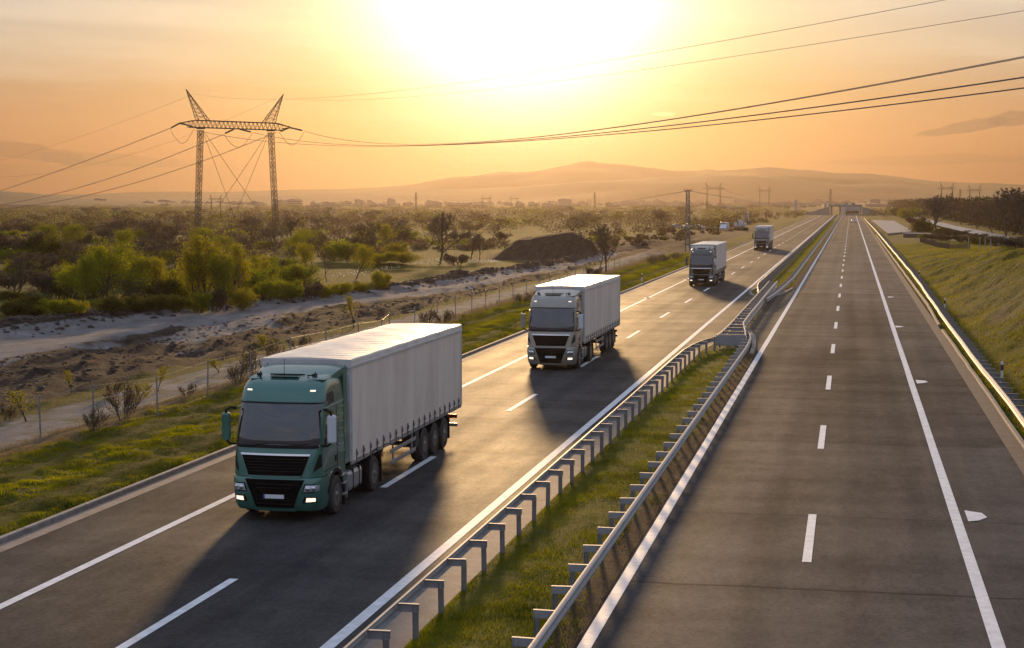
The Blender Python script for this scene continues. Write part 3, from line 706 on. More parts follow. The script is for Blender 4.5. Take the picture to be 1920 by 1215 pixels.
for px, py, z in ((1816, 446, 3.0), (1838, 449, 3.2), (1848, 452, 3.4), (1858, 453, 3.4), (1873, 455, 3.5), (1885, 457, 3.6), (1897, 459, 3.8), (1908, 462, 4.0), (1921, 466, 4.1), (1936, 470, 4.2)):
    q = at_depth(px, py, 250-(px-1816)*.70); rf.append((q.x, q.y))
fence(rf, 'wire fence with pale bare posts along the top of the right bank', 2.0, mat('pale_posts', (.42, .38, .33), .8, noise=(.25, .22, .19), nscale=5), .06, 4, .12)
# ================================================================ articulated lorry
M_glass = mat('dark_glass', (.012, .014, .016), .06, spec=.9, coat=1.0, coat_rough=.03)
M_tyre = mat('tyre_rubber', (.022, .021, .02), .75, noise=(.045, .038, .032), nscale=5)
M_rim = mat('steel_rim', (.33, .33, .33), .4, metal=.7, noise=(.16, .14, .13), nscale=8)
M_blackp = mat('black_trim', (.012, .011, .012), .55, spec=.2)
M_mesh = mat('grille_mesh', (.005, .004, .004), .8, spec=.08)
M_chrome = mat('chrome', (.75, .75, .76), .15, metal=1.0)
M_chassis = mat('chassis_paint', (.035, .03, .028), .6, noise=(.07, .055, .045), nscale=3)
M_alu = mat('brushed_aluminium', (.52, .52, .53), .35, metal=.6, noise=(.36, .36, .37), nscale=4)
M_tarp = mat('curtain_fabric', (.84, .73, .62), .6, spec=.3, noise=(.60, .50, .43), nscale=.8, bump=.12, bscale=2.5, stretch=(1, 1, .25))
M_roof = mat('roof_fabric', (.84, .81, .74), .42, noise=(.62, .57, .50), nscale=1.5, bump=.15, bscale=3)
M_white_t = mat('white_trailer_paint', (.62, .61, .60), .45, noise=(.45, .43, .41), nscale=2)
M_strap = mat('strap_webbing', (.13, .11, .10), .8)
M_lamp = mat('headlight_glass', (.55, .57, .6), .12, metal=.5)
M_lit = mat('lit_lamp', (.9, .8, .65), .3, emit=(1.0, .80, .58), es=1.3)
M_tail = mat('tail_lamp', (.30, .02, .015), .3)
M_plate = mat('plate_white', (.78, .78, .78), .4); M_blue = mat('plate_blue', (.02, .06, .35), .4)
M_mirror = mat('mirror_housing', (.62, .64, .66), .35)
M_mglass = mat('mirror_glass', (.6, .62, .66), .06, metal=1.0)
def paint_mat(name, c): return mat(name, c, .34, metal=.25, coat=.9, noise=tuple(x*.82 for x in c), nscale=1.2, bump=.02, bscale=3)
PAINTS = {'green': paint_mat('green_paint', (.060, .190, .150)), 'silver': paint_mat('glare_greyed_paint', (.36, .33, .27)), 'dark': paint_mat('flare_tinted_dark_green_paint', (.075, .095, .078))}  # haze glare tint put into the cab colour: greyed in silver, warmer in dark

ZP = [.28, .45, .9, 1.2, 1.7, 1.95, 2.45, 2.95, 3.15, 3.38, 3.52, 3.60]
YP = [.10, .02, 0, .03, .07, .12, .25, .40, .46, .58, .74, .95]
HP = [1.12, 1.17, 1.20, 1.20, 1.19, 1.185, 1.175, 1.165, 1.155, 1.13, 1.09, 1.03]
CR = .30     # plan corner radius
def hwid(z): return float(np.interp(z, ZP, HP))
def front_y(x, z):
    h = hwid(z); a = abs(x); y = float(np.interp(z, ZP, YP))+.10*(x/h)**2
    if a > h-CR: t = min(1, (a-(h-CR))/CR); y += CR*.95*(1-math.sqrt(max(0, 1-t*t)))
    return y
def outline(z, yend, n=14):
    h = hwid(z); xs = [-h+CR*(1-math.cos(i/8*math.pi/2)) for i in range(8)]+list(np.linspace(-h+CR, h-CR, n))+[h-CR*(1-math.cos(i/8*math.pi/2)) for i in range(7, -1, -1)]
    pts = [(-h, yend, z)]+[(-h, front_y(-h, z)+(yend-front_y(-h, z))*k, z) for k in (.6, .25)]
    pts += [(x, front_y(x, z), z) for x in xs]
    pts += [(h, front_y(h, z)+(yend-front_y(h, z))*k, z) for k in (.25, .6)]+[(h, yend, z)]
    return pts
def shell(mb, zs, yend, top=True, yend_f=None):
    rows = [outline(z, yend if yend_f is None else yend_f(z)) for z in zs]; n = len(rows[0])
    vs = [p for r in rows for p in r]; fs = []
    for i in range(len(rows)-1):
        for k in range(n): fs.append((i*n+k, i*n+(k+1) % n, (i+1)*n+(k+1) % n, (i+1)*n+k))
    fs.append(tuple(range(n-1, -1, -1))); 
    if top: fs.append(tuple(range((len(rows)-1)*n, len(rows)*n)))
    mb.add(vs, fs)
def fpatch(mb, c, off=.012, th=.03, nx=12, nz=5, bulge=0):
    """patch lying on the cab's front: corners c = [(x,z) bottom-left, bottom-right, top-right, top-left]."""
    def P(u, v, o):
        x = (c[0][0]*(1-u)+c[1][0]*u)*(1-v)+(c[3][0]*(1-u)+c[2][0]*u)*v; z = (c[0][1]*(1-u)+c[1][1]*u)*(1-v)+(c[3][1]*(1-u)+c[2][1]*u)*v
        return (x, front_y(x, z)-o-bulge*math.sin(u*math.pi)*math.sin(v*math.pi), z)
    F_ = [[P(i/nx, j/nz, off) for i in range(nx+1)] for j in range(nz+1)]; mb.grid(F_)
    B_ = [[P(i/nx, j/nz, off-th) for i in range(nx+1)] for j in range(nz+1)]
    ring = lambda G: [G[0][i] for i in range(nx+1)]+[G[j][nx] for j in range(1, nz+1)]+[G[nz][i] for i in range(nx-1, -1, -1)]+[G[j][0] for j in range(nz-1, 0, -1)]
    a, b_ = ring(F_), ring(B_); n = len(a); mb.add(a+b_, [(k, n+k, n+(k+1) % n, (k+1) % n) for k in range(n)])
def spatch(mb, poly, sx, off=.008, th=.03):
    """flat polygon (y,z) on the cab side sx."""
    vs = [(sx*(hwid(z)+off), y, z) for y, z in poly]+[(sx*(hwid(z)+off-th), y, z) for y, z in poly]; n = len(poly)
    f = [tuple(range(n)), tuple(range(2*n-1, n-1, -1))]+[(k, n+k, n+(k+1) % n, (k+1) % n) for k in range(n)]
    mb.add(vs, f)
def wheel(root, x, y, r=.51, w=.32, dual=False, name='wheel'):
    s = 1 if x > 0 else -1
    e = empty(name, (x, y, r)); e.parent = root; W = w*(1.9 if dual else 1)
    mb = MB(); i0 = s*W/2
    mb.lathe([(-W/2, r*.58), (-W/2, r*.90), (-W/2+.03, r*.97), (-W/2+.06, r), (W/2-.06, r), (W/2-.03, r*.97), (W/2, r*.90), (W/2-.01, r*.60), (W/2-.01, r*.58)], (0, 0, 0), 'x', 32)
    mb.build('tyre', M_tyre, e, smooth=40)
    mb = MB(); d = s
    pr = [(d*(W/2-.004), r*.585), (d*(W/2-.004), r*.54), (d*(W/2-.07), r*.52), (d*(W/2-.09), r*.36), (d*(W/2-(.12 if dual else .03)), r*.34), (d*(W/2-(.12 if dual else .03)), r*.20), (d*(W/2+.0), r*.18), (d*(W/2+.02), r*.10)]
    mb.lathe(pr, (0, 0, 0), 'x', 28)
    for k in range(10):
        a = k*math.pi/5; mb.lathe([(d*(W/2-.13 if dual else W/2-.04), .018), (d*(W/2-.09 if dual else W/2-.0), .018)], (0, r*.27*math.cos(a), r*.27*math.sin(a)), 'x', 6)
    mb.build('rim', M_rim, e, smooth=30)
    mb = MB()
    for k in range(10):
        a = (k+.5)*math.pi/5; mb.lathe([(d*(W/2-.075), .030), (d*(W/2-.068), .030)], (0, r*.44*math.cos(a), r*.44*math.sin(a)), 'x', 8)
    mb.build('rim_hole', M_blackp, e)
    return e

def make_truck(paint):
    P = PAINTS[paint]
    root = empty('articulated_lorry')
    YC = 2.30
    # cab: rounded shell with sloping roof and rear side fairings
    mb = MB(); shell(mb, [1.16, 1.25, 1.5, 1.7, 1.95, 2.2, 2.45, 2.7, 2.95, 3.05, 3.15, 3.27, 3.38, 3.46, 3.52, 3.57, 3.60], YC)
    mb.add([(-1.05, .98, 3.60), (1.05, .98, 3.60), (1.05, YC, 3.60), (-1.05, YC, 3.60), (-.98, 1.15, 3.655), (.98, 1.15, 3.655), (.98, YC, 3.70), (-.98, YC, 3.70)], [(4, 5, 6, 7), (0, 1, 5, 4), (1, 2, 6, 5), (3, 0, 4, 7), (2, 3, 7, 6)])
    cab = mb.build('cab', P, root, smooth=32)
    # windscreen etc.
    mb = MB(); fpatch(mb, [(-1.13, 1.93), (1.13, 1.93), (1.10, 3.02), (-1.10, 3.02)], .014, .05, 24, 12, .05); ws = mb.build('windscreen', M_glass, root, smooth=60)
    mb = MB(); fpatch(mb, [(-1.185, 1.895), (1.185, 1.895), (1.172, 1.98), (-1.172, 1.98)], .024, .05, 22, 1); fpatch(mb, [(-1.14, 3.015), (1.14, 3.015), (1.135, 3.045), (-1.135, 3.045)], .022, .05, 22, 1); mb.build('rubber_seal', M_blackp, ws)
    mb = MB(); fpatch(mb, [(-1.125, 1.985), (1.125, 1.985), (1.12, 2.15), (-1.12, 2.15)], .020, .02, 24, 2, .02); mb.build('dashboard', mat('dashboard_brown', (.022, .012, .008), .35), ws, smooth=60)
    for x0, x1 in ((-.95, -.1), (.0, .9)):
        mb = MB(); a = (x0, front_y(x0, 1.93)-.05, 1.93); b = (x1, front_y(x1, 1.99)-.045, 2.02); mb.bar(a, b, .012, 4); mb.bar((x0, a[1], 1.90), a, .02, 5); mb.build('wiper', M_blackp, ws)
    # visor rim over the screen, roof lamps
    mb = MB(); fpatch(mb, [(-1.13, 3.06), (1.13, 3.06), (1.12, 3.10), (-1.12, 3.10)], .035, .05, 22, 1); mb.build('visor_lip', P, root, smooth=60)
    for x in (-.86, .86):
        mb = MB(); fpatch(mb, [(x-.07, 3.33), (x+.07, 3.33), (x+.065, 3.365), (x-.065, 3.365)], .02, .05, 3, 1); mb.build('marker_lamp', M_lit, root)
    # front panel: upper grille with bright strip
    mb = MB(); fpatch(mb, [(-.72, 1.20), (.72, 1.20), (.92, 1.74), (-.92, 1.74)], .016, .05, 20, 5); gr = mb.build('grille', M_mesh, root, smooth=60)
    mb = MB(); fpatch(mb, [(-.93, 1.715), (.93, 1.715), (.94, 1.765), (-.94, 1.765)], .04, .06, 20, 1); mb.build('chrome_strip', M_chrome, gr, smooth=60)
    mb = MB()
    for k in range(1, 6):
        z = 1.22+k*.078; hw_ = .72+.20*(z-1.2)/.54-.03; fpatch(mb, [(-hw_, z), (hw_, z), (hw_, z+.018), (-hw_, z+.018)], .026, .03, 16, 1)
    mb.build('grille_bars', M_blackp, gr, smooth=60)
    for s in (-1, 1):   # dark air slots at the cab corners
        mb = MB(); x0, x1 = s*1.02, s*1.14
        c = [(s*1.00, 1.28), (s*1.18, 1.42), (s*1.17, 1.74), (s*1.13, 1.74)]
        if s < 0: c = [c[1], c[0], c[3], c[2]]
        fpatch(mb, c, .012, .04, 5, 4); mb.build('air_slot', M_blackp, root, smooth=60)
    mb = MB(); fpatch(mb, [(-.66, 1.14), (.66, 1.14), (.70, 1.175), (-.70, 1.175)], .03, .05, 14, 1); mb.build('panel_edge', P, root, smooth=60)
    # bumper: the lower shell with a dark centre, headlights, foglamps, plate
    mb = MB(); rows = []
    for z, o in ((.28, .0), (.34, -.01), (.45, -.02), (.7, -.03), (.9, -.03), (1.05, -.03), (1.12, -.015), (1.145, .0)):
        r = outline(z, .86, 14); rows.append([(x*1.012, y+(o if y < .5 else 0), zz) for x, y, zz in r])
    n = len(rows[0]); fs = [(i*n+k, i*n+(k+1) % n, (i+1)*n+(k+1) % n, (i+1)*n+k) for i in range(len(rows)-1) for k in range(n)]+[tuple(range(n-1, -1, -1)), tuple(range((len(rows)-1)*n, len(rows)*n))]
    mb.add([p for r in rows for p in r], fs); bp = mb.build('bumper', P, root, smooth=40)
    mb = MB(); fpatch(mb, [(-.50, .37), (.50, .37), (.66, .80), (-.66, .80)], .05, .06, 16, 4); fpatch(mb, [(-.66, .80), (.66, .80), (.80, 1.10), (-.80, 1.10)], .05, .06, 16, 3); lg = mb.build('lower_grille', M_mesh, bp, smooth=60)
    mb = MB()
    for z in (.46, .56, .88, .97): fpatch(mb, [(-.48, z), (.48, z), (.48, z+.02), (-.48, z+.02)], .062, .02, 12, 1)
    mb.build('grille_bars', M_blackp, bp, smooth=60)
    mb = MB(); fpatch(mb, [(-.24, .615), (.27, .615), (.27, .715), (-.24, .715)], .078, .03, 4, 1); pl = mb.build('number_plate', M_plate, bp)
    mb = MB(); fpatch(mb, [(-.29, .615), (-.242, .615), (-.242, .715), (-.29, .715)], .078, .03, 1, 1); mb.build('plate_band', M_blue, bp)
    for s in (-1, 1):
        def q(c):
            c = [(s*x, z) for x, z in c]; return c if s > 0 else [c[1], c[0], c[3], c[2]]
        mb = MB(); fpatch(mb, q([(.74, .76), (1.17, .78), (1.19, .99), (.80, 1.00)]), .040, .04, 10, 3); hl = mb.build('headlight_recess', M_blackp, bp, smooth=60)
        mb = MB(); fpatch(mb, q([(.77, .79), (1.15, .81), (1.165, .96), (.84, .97)]), .052, .03, 10, 3, .03); hl2 = mb.build('headlight', M_lamp, bp, smooth=60)
        mb = MB()
        for xx, zz, rr in ((.90, .88, .052), (1.04, .885, .052)):
            mb.lathe([(front_y(s*xx, zz)-.088, rr*.75), (front_y(s*xx, zz)-.082, rr), (front_y(s*xx, zz)-.05, rr)], (s*xx, 0, zz), 'y', 14)
        mb.build('lamp_lens', M_chrome, bp, smooth=40)
        mb = MB(); fpatch(mb, q([(.74, .50), (1.16, .52), (1.17, .66), (.80, .67)]), .040, .04, 8, 2); mb.build('fog_lamp_recess', M_blackp, bp, smooth=60)
        mb = MB(); fpatch(mb, q([(.84, .535), (1.07, .545), (1.07, .635), (.86, .64)]), .055, .03, 6, 2); mb.build('fog_lamp', M_lit, bp, smooth=60)
        mb = MB(); fpatch(mb, q([(.56, .30), (1.1, .33), (1.12, .46), (.62, .36)]), .045, .05, 8, 2); mb.build('bumper_lip', P, bp, smooth=60)
    mb = MB(); fpatch(mb, [(-.55, .27), (.55, .27), (.56, .35), (-.56, .35)], .05, .06, 10, 1); mb.build('bumper_lip', P, bp, smooth=60)
    # cab lower sides: fender over the wheel, steps
    for s in (-1, 1):
        mb = MB(); pts = []; y0, r0, r1 = 1.42, .60, .70
        arc = [(y0+r1*math.cos(a), .52+r1*math.sin(a)) for a in np.linspace(R(168), R(5), 14)]; ai = [(y0+r0*math.cos(a), .52+r0*math.sin(a)) for a in np.linspace(R(5), R(168), 14)]
        vs = [(s*x, y, z) for x in (1.225, .88) for y, z in arc+ai]; n = 28
        mb.add(vs, [(k, (k+1) % n, n+(k+1) % n, n+k) for k in range(n)]+[(k, n-1-k-1, n-1-k) if False else (k, k+1, n-2-k, n-1-k) for k in range(13)]+[(n+k, n+n-1-k, n+n-2-k, n+k+1) for k in range(13)])
        mb.build('wheel_arch', M_blackp, root, smooth=40)
        mb = MB(); 
        top = [(s*1.20, y, 1.18) for y in np.linspace(.8, 2.28, 16)]
        low = []
        for y in np.linspace(.8, 2.28, 16):
            d = (.72**2-(y-y0)**2); low.append((s*1.215, y, (.52+math.sqrt(d)) if d > 0 and y < 2.1 else (.62 if y < 1 else .60)))
        low = [(x, y, min(max(z, .60), 1.17)) for x, y, z in low]
        mb.grid([low, top], s < 0); mb.grid([[(x-s*.06, y, z) for x, y, z in low], [(x-s*.06, y, z) for x, y, z in top]], s > 0)
        mb.grid([[(x-s*.06, y, z) for x, y, z in low], low], s < 0)
        mb.build('side_skirt', P, root, smooth=40)
        mb = MB()
        for z in (.42, .72): mb.box((s*1.16, 2.10, z), (.22, .34, .04))
        mb.box((s*1.08, 2.10, .6), (.06, .38, .6)); mb.box((s*1.16, 2.29, .62), (.2, .03, .7)); mb.box((s*1.16, 1.92+.14, .95), (.2, .5, .03)); mb.build('entry_step', M_alu, root, bevel=.008)
        mb = MB(); mb.box((s*1.05, 2.17, .42), (.34, .03, .62)); mb.build('mud_flap', M_blackp, root)
        # side windows, door seam, handle
        mb = MB(); spatch(mb, [(.62, 2.12), (1.42, 2.02), (1.44, 2.70), (1.10, 2.80), (.74, 2.84)], s); sw = mb.build('side_window', M_glass, root)
        mb = MB(); spatch(mb, [(.50, 1.92), (.74, 1.95), (.66, 2.15), (.58, 2.14)], s, .01); mb.build('window_corner', M_blackp, root)
        mb = MB(); spatch(mb, [(.78, 2.95), (1.46, 2.98), (1.44, 3.28), (.90, 3.26)], s); mb.build('upper_window', M_glass, root)
        mb = MB(); spatch(mb, [(.60, 2.88), (1.52, 2.90), (2.28, 2.93), (2.28, 2.96), (1.52, 2.93), (.60, 2.91)], s, .014); mb.build('side_moulding', M_alu, root)
        mb = MB(); spatch(mb, [(1.60, 1.25), (1.64, 1.25), (1.64, 2.86), (1.60, 2.86)], s, .004)
        spatch(mb, [(.46, 1.27), (1.60, 1.27), (1.60, 1.29), (.46, 1.29)], s, .004); mb.build('door_seam', M_blackp, root)
        mb = MB(); spatch(mb, [(1.40, 1.40), (1.55, 1.40), (1.55, 1.56), (1.40, 1.56)], s, .012); mb.build('door_handle', M_blackp, root)
        mb = MB()
        for k in range(7): z = 1.55+k*.2; spatch(mb, [(1.78, z), (2.26, z), (2.26, z+.05), (1.78, z+.05)], s, .012)
        mb.build('side_ribs', P, root)
        # gap fairing at the back of the cab
        mb = MB(); rows_ = []
        for z in (1.2, 1.7, 2.3, 2.9, 3.3, 3.62): rows_.append([(s*(hwid(min(z, 3.1))+.012), 2.24, z), (s*(hwid(min(z, 3.1))+.03), 2.52, z)])
        mb.grid(rows_, s < 0); mb.grid([[(x-s*.04, y, z) for x, y, z in r] for r in rows_], s > 0); mb.build('gap_fairing', P, root)
        # mirrors
        m = empty('mirror', (s*1.20, .42, 2.45)); m.parent = root
        mb = MB(); mb.tube([(s*0, .08, .42), (s*.10, -.04, .45), (s*.22, -.08, .38), (s*.24, -.06, .26)], .035, 8); mb.build('mirror_arm', M_blackp, m, smooth=True); mb = MB(); mb.tube([(0, .04, -.52), (s*.12, -.06, -.50), (s*.22, -.08, -.42)], .028, 8); mb.build('mirror_arm', M_blackp, m, smooth=True)
        mb = MB(); mb.box((s*.235, -.03, -.06), (.23, .16, .74)); mb.build('housing', P if s < 0 else M_mirror, m, bevel=.055)
        mb = MB(); mb.box((s*.235, .053, -.06), (.19, .01, .64)); mb.build('mirror_glass', M_mglass, m)
    # lower half of the front, wind deflector on the roof
    mb = MB(); rows = []
    for t in np.linspace(0, 1, 9):
        y = 1.32+1.15*t; z = 3.665+.20*math.sin(t*math.pi/2); h = 1.02+.14*t
        rows.append([(x*h, y+.16*(x*x)-.0, z-.07*abs(x)**4) for x in np.linspace(-1, 1, 15)])
    mb.grid(rows); mb.grid([[(x, y+.02, z-.03) for x, y, z in r] for r in rows], True)
    f = rows[0]; mb.grid([[(x, y, z-.06) for i, (x, y, z) in enumerate(f)], f])
    for s in (-1, 1):
        e_ = [r[0 if s < 0 else -1] for r in rows]; mb.grid([[(x, y, 3.56+.0*z) for x, y, z in e_], e_], s > 0)
        mb.grid([[(x-s*.03, y, 3.56) for x, y, z in e_], [(x-s*.03, y, z) for x, y, z in e_]], s < 0)
    wd = mb.build('roof_deflector', P, root, smooth=50)
    mb = MB()
    for x in (-.82, .70): mb.box((x, 1.26, 3.68), (.10, .14, .08)); mb.bar((x, 1.20, 3.66), (x, 1.34, 3.74), .025, 6)
    mb.box((-.05, 1.28, 3.69), (.95, .04, .035)); mb.build('deflector_bracket', M_blackp, wd)
    mb = MB(); mb.box((-.06, 1.12, 3.662), (.78, .26, .02)); mb.build('roof_hatch', P, root, bevel=.01)
    mb = MB(); mb.bar((-.05, 1.0, 3.63), (-.06, 1.04, 4.12), .008, 5); mb.lathe([(0, .03), (.05, .02)], (-.05, 1.0, 3.62), 'z', 8); mb.lathe([(0, .035), (.09, .015)], (-.72, 1.05, 3.62), 'z', 8); mb.build('aerial', M_blackp, root)
    mb = MB(); mb.tube([(.62, .98, 3.64), (.58, 1.0, 3.70), (.78, 1.03, 3.70), (.84, 1.0, 3.66)], .02, 6); mb.build('air_horn', M_blackp, root)
    # chassis, tanks, fifth wheel
    mb = MB()
    for s in (-1, 1): mb.box((s*.42, 3.9, .86), (.09, 5.4, .26))
    for y in (2.6, 3.6, 5.6, 6.4): mb.box((0, y, .86), (.80, .1, .2))
    mb.box((0, 5.05, 1.04), (.9, .9, .08)); mb.box((0, 1.42, .52), (1.9, .14, .14)); mb.box((0, 4.98, .52), (1.9, .16, .16)); mb.box((0, 1.2, .75), (1.5, 1.7, .5)); mb.build('tractor_chassis', M_chassis, root, bevel=.01)
    for s in (-1, 1):
        y0_ = 2.48; 
        mb = MB(); mb.box((s*.98, 3.22, .66), (.50, 1.28, .60)); tk = mb.build('fuel_tank', M_alu, root, bevel=.12)
        mb = MB()
        for y in (2.92, 3.5): mb = MB(); mb.box((s*.98, y, .66), (.535, .06, .64)); mb.build('tank_strap', M_blackp, tk, bevel=.13)
        pass
        mb = MB()
        vs = []
        arc = [(4.98+.66*math.cos(a), .56+.66*math.sin(a)) for a in np.linspace(R(200), R(-20), 16)]
        mb.grid([[(s*1.27, y, z) for y, z in arc], [(s*.62, y, z) for y, z in arc]], s < 0); mb.grid([[(s*1.27, 4.98+(y-4.98)*.96, .56+(z-.56)*.96) for y, z in arc], [(s*.62, 4.98+(y-4.98)*.96, .56+(z-.56)*.96) for y, z in arc]], s > 0)
        mb.grid([[(s*1.27, 4.98+(y-4.98)*.93, .56+(z-.56)*.93) for y, z in arc], [(s*1.27, y, z) for y, z in arc]], s > 0)
        mb.build('mudguard', M_blackp, root, smooth=40)
        mb = MB(); mb.box((s*1.0, 5.66, .42), (.5, .03, .5)); mb.build('mud_flap', M_blackp, root)
    for s in (-1, 1):
        wheel(root, s*1.08, 1.42); wheel(root, s*.94, 4.98, dual=True)
        for y in (10.75, 12.08, 13.41): wheel(root, s*1.06, y, .53, .38)
    # semi-trailer
    Y0, Y1, Z0, Z1, HX = 2.68, 15.85, 1.20, 3.98, 1.265
    tr = empty('semi_trailer'); tr.parent = root
    mb = MB(); mb.box((0, Y0+.03, (Z0+Z1)/2-.1), (2.50, .06, Z1-Z0-.2)); mb.box((0, Y0+.045, Z1-.13), (2.54, .13, .24))
    for s in (-1, 1): mb.box((s*1.19, Y0+.0, 2.4), (.12, .10, 2.4))
    fw = mb.build('front_wall', M_white_t, tr, bevel=.015)
    mb = MB()
    for k in range(11): mb.lathe([(-.012, .014), (0, .02)], (-1.1+k*.22, Y0-.014, Z1-.16), 'y', 8)
    mb.build('eyelets', M_blackp, tr)
    # roof: fabric sagging between its bows
    rows = []
    for i in range(93):
        y = Y0-.01+(Y1-Y0+.02)*i/92; t = (i % 4)/4; sag = .028*math.sin(t*math.pi)
        rows.append([(x*HX*1.006, y, Z1+.03*(1-x*x)-sag*(1-x**6)-(.04 if abs(x) > .99 else 0)+.006*math.sin(y*3+x*4)) for x in (-1, -.985, -.8, -.5, -.2, .1, .4, .7, .9, .985, 1)])
    mb = MB(); mb.grid(rows); 
    for s, k in ((-1, 0), (1, -1)): mb.grid([[r[k] for r in rows], [(r[k][0]+.004*math.sin(r[k][1]*9)*s, r[k][1], Z1-.17) for r in rows]], s < 0)
    mb.grid([[ (x, y, Z1-.17) for x, y, z in rows[0]], rows[0]]); mb.build('roof', M_roof, tr, smooth=40, fix=False)
    for s in (-1, 1):
        cols = 80; rows = []
        for j in range(13):
            z = Z0-.02+(Z1-.12-Z0)*j/12; v = j/12
            rows.append([(s*(HX-.014+.012*math.sin(i/cols*math.pi*22)*(1-v)**2+.010*fbm(np.array([i*.12]), np.array([j*.35+s]), 3)[0]), Y0+.10+(Y1-Y0-.2)*i/cols, z) for i in range(cols+1)])
        mb = MB(); mb.grid(rows, s < 0); cu = mb.build('side_curtain', M_tarp, tr, smooth=60, fix=False)
        mb = MB(); mb.box((s*(HX+.004), (Y0+Y1)/2, Z1-.20), (.05, Y1-Y0, .07)); mb.box((s*(HX-.01), Y0+.05, (Z0+Z1)/2-.1), (.04, .10, Z1-Z0-.1)); mb.box((s*(HX-.01), Y1-.05, (Z0+Z1)/2-.05), (.05, .10, Z1-Z0-.05)); mb.build('curtain_rail', M_white_t, tr, bevel=.008)
        mb = MB(); mb.box((s*(HX-.03), (Y0+Y1)/2, Z0-.04), (.05, Y1-Y0, .13)); mb.build('side_raves', M_alu, tr, bevel=.008)
        for k in range(19):
            y = Y0+.45+k*.68; mb = MB(); mb.box((s*(HX+.010), y, Z0+.10), (.02, .045, .36)); mb.box((s*(HX+.024), y, Z0+.16), (.03, .07, .10)); mb.box((s*(HX+.012), y+.16, Z0+.0), (.012, .34, .02)); mb.build('strap', M_strap, tr)
        mb = MB()
        for z in (.52, .86): mb.box((s*1.20, 8.3, z), (.03, 2.9, .12))
        for y in (7.2, 9.4): mb.box((s*1.17, y, .80), (.05, .06, .75))
        mb.build('side_guard', M_alu, tr, bevel=.01)
        mb = MB(); mb.box((s*.72, 6.6, .75), (.14, .16, .85)); mb.box((s*.72, 6.6, .34), (.3, .3, .05)); mb.build('landing_leg', M_chassis, tr, bevel=.01)
        mb = MB(); mb.box((s*.98, 9.95, .80), (.46, .42, .50)); mb.build('tool_box', M_chassis, tr, bevel=.03)
        mb = MB(); mb.box((s*1.06, 14.02, .62), (.42, .03, .72)); mb.build('mud_flap', M_blackp, tr)
        mb = MB(); mb.box((s*.86, 15.80, .78), (.5, .06, .14)); mb.build('rear_lamp', M_tail, tr, bevel=.01)
        mb = MB()
        for y in (10.75, 12.08, 13.41):
            arc = [(y+.62*math.cos(a), .53+.62*math.sin(a)) for a in np.linspace(R(150), R(30), 8)]
            mb.grid([[(s*1.24, q, z) for q, z in arc], [(s*.86, q, z) for q, z in arc]], s < 0); mb.grid([[(s*1.24, q, z-.03) for q, z in arc], [(s*.86, q, z-.03) for q, z in arc]], s > 0)
        mb.build('mudguard', M_blackp, tr)
    mb = MB()
    for s in (-1, 1): mb.box((s*.5, 9.4, 1.0), (.1, 12.4, .26))
    for y in np.arange(4.2, 15.6, 1.2): mb.box((0, y, 1.10), (2.40, .08, .09))
    for y in (10.75, 12.08, 13.41): mb.box((0, y, .53), (1.9, .13, .13))
    mb.box((0, (Y0+Y1)/2, Z0-.02), (2.44, Y1-Y0-.1, .05)); mb.build('trailer_chassis', M_chassis, tr)
    mb = MB(); mb.box((0, 15.70, .50), (2.30, .10, .12)); 
    for s in (-1, 1): mb.box((s*.55, 15.62, .75), (.08, .10, .5))
    mb.build('underrun_bar', M_alu, tr, bevel=.01)
    for s in (-1, 1):
        mb = MB(); mb.box((s*.62, Y1-.02, 2.57), (1.20, .05, 2.66)); 
        for xx in (.25, .95): mb.bar((s*xx, Y1+.02, 1.3), (s*xx, Y1+.02, 3.85), .018, 6)
        mb.build('rear_door', M_white_t, tr, bevel=.01)
    return root
def place_truck(o, s, x, label):
    o.location = (x, s, 0); tag(o, label, 'lorry', 'lorries driving in a line on the left carriageway'); return o
t1 = make_truck('green')
def recolour(o, a, b):
    for ch in [o]+list(o.children_recursive):
        if ch.type == 'MESH' and any(m == a for m in ch.data.materials):
            if ch.data.users > 0 and not ch.data.get('rc_'+b.name):
                key = (ch.data.name, b.name)
                if key not in _rc:
                    d = ch.data.copy(); 
                    for i, m in enumerate(d.materials):
                        if m == a: d.materials[i] = b
                    _rc[key] = d
                ch.data = _rc[key]
_rc = {}
t2, t3, t4 = copy_tree(t1), copy_tree(t1), copy_tree(t1)
recolour(t2, PAINTS['green'], PAINTS['silver']); recolour(t3, PAINTS['green'], PAINTS['dark']); recolour(t4, PAINTS['green'], PAINTS['dark'])
place_truck(t1, 40.8, -14.46, 'green articulated lorry with a pale curtain-sided trailer, nearest and largest of the four')
place_truck(t2, 80.4, -14.28, 'glare-greyed articulated lorry with pale trailer, second in line behind the green one')
place_truck(t3, 163, -14.15, 'flare-tinted dark green lorry, third in line, beside the tall lattice pole')
place_truck(t4, 284, -14.65, 'dark lorry farthest away in the line, smallest of the four')

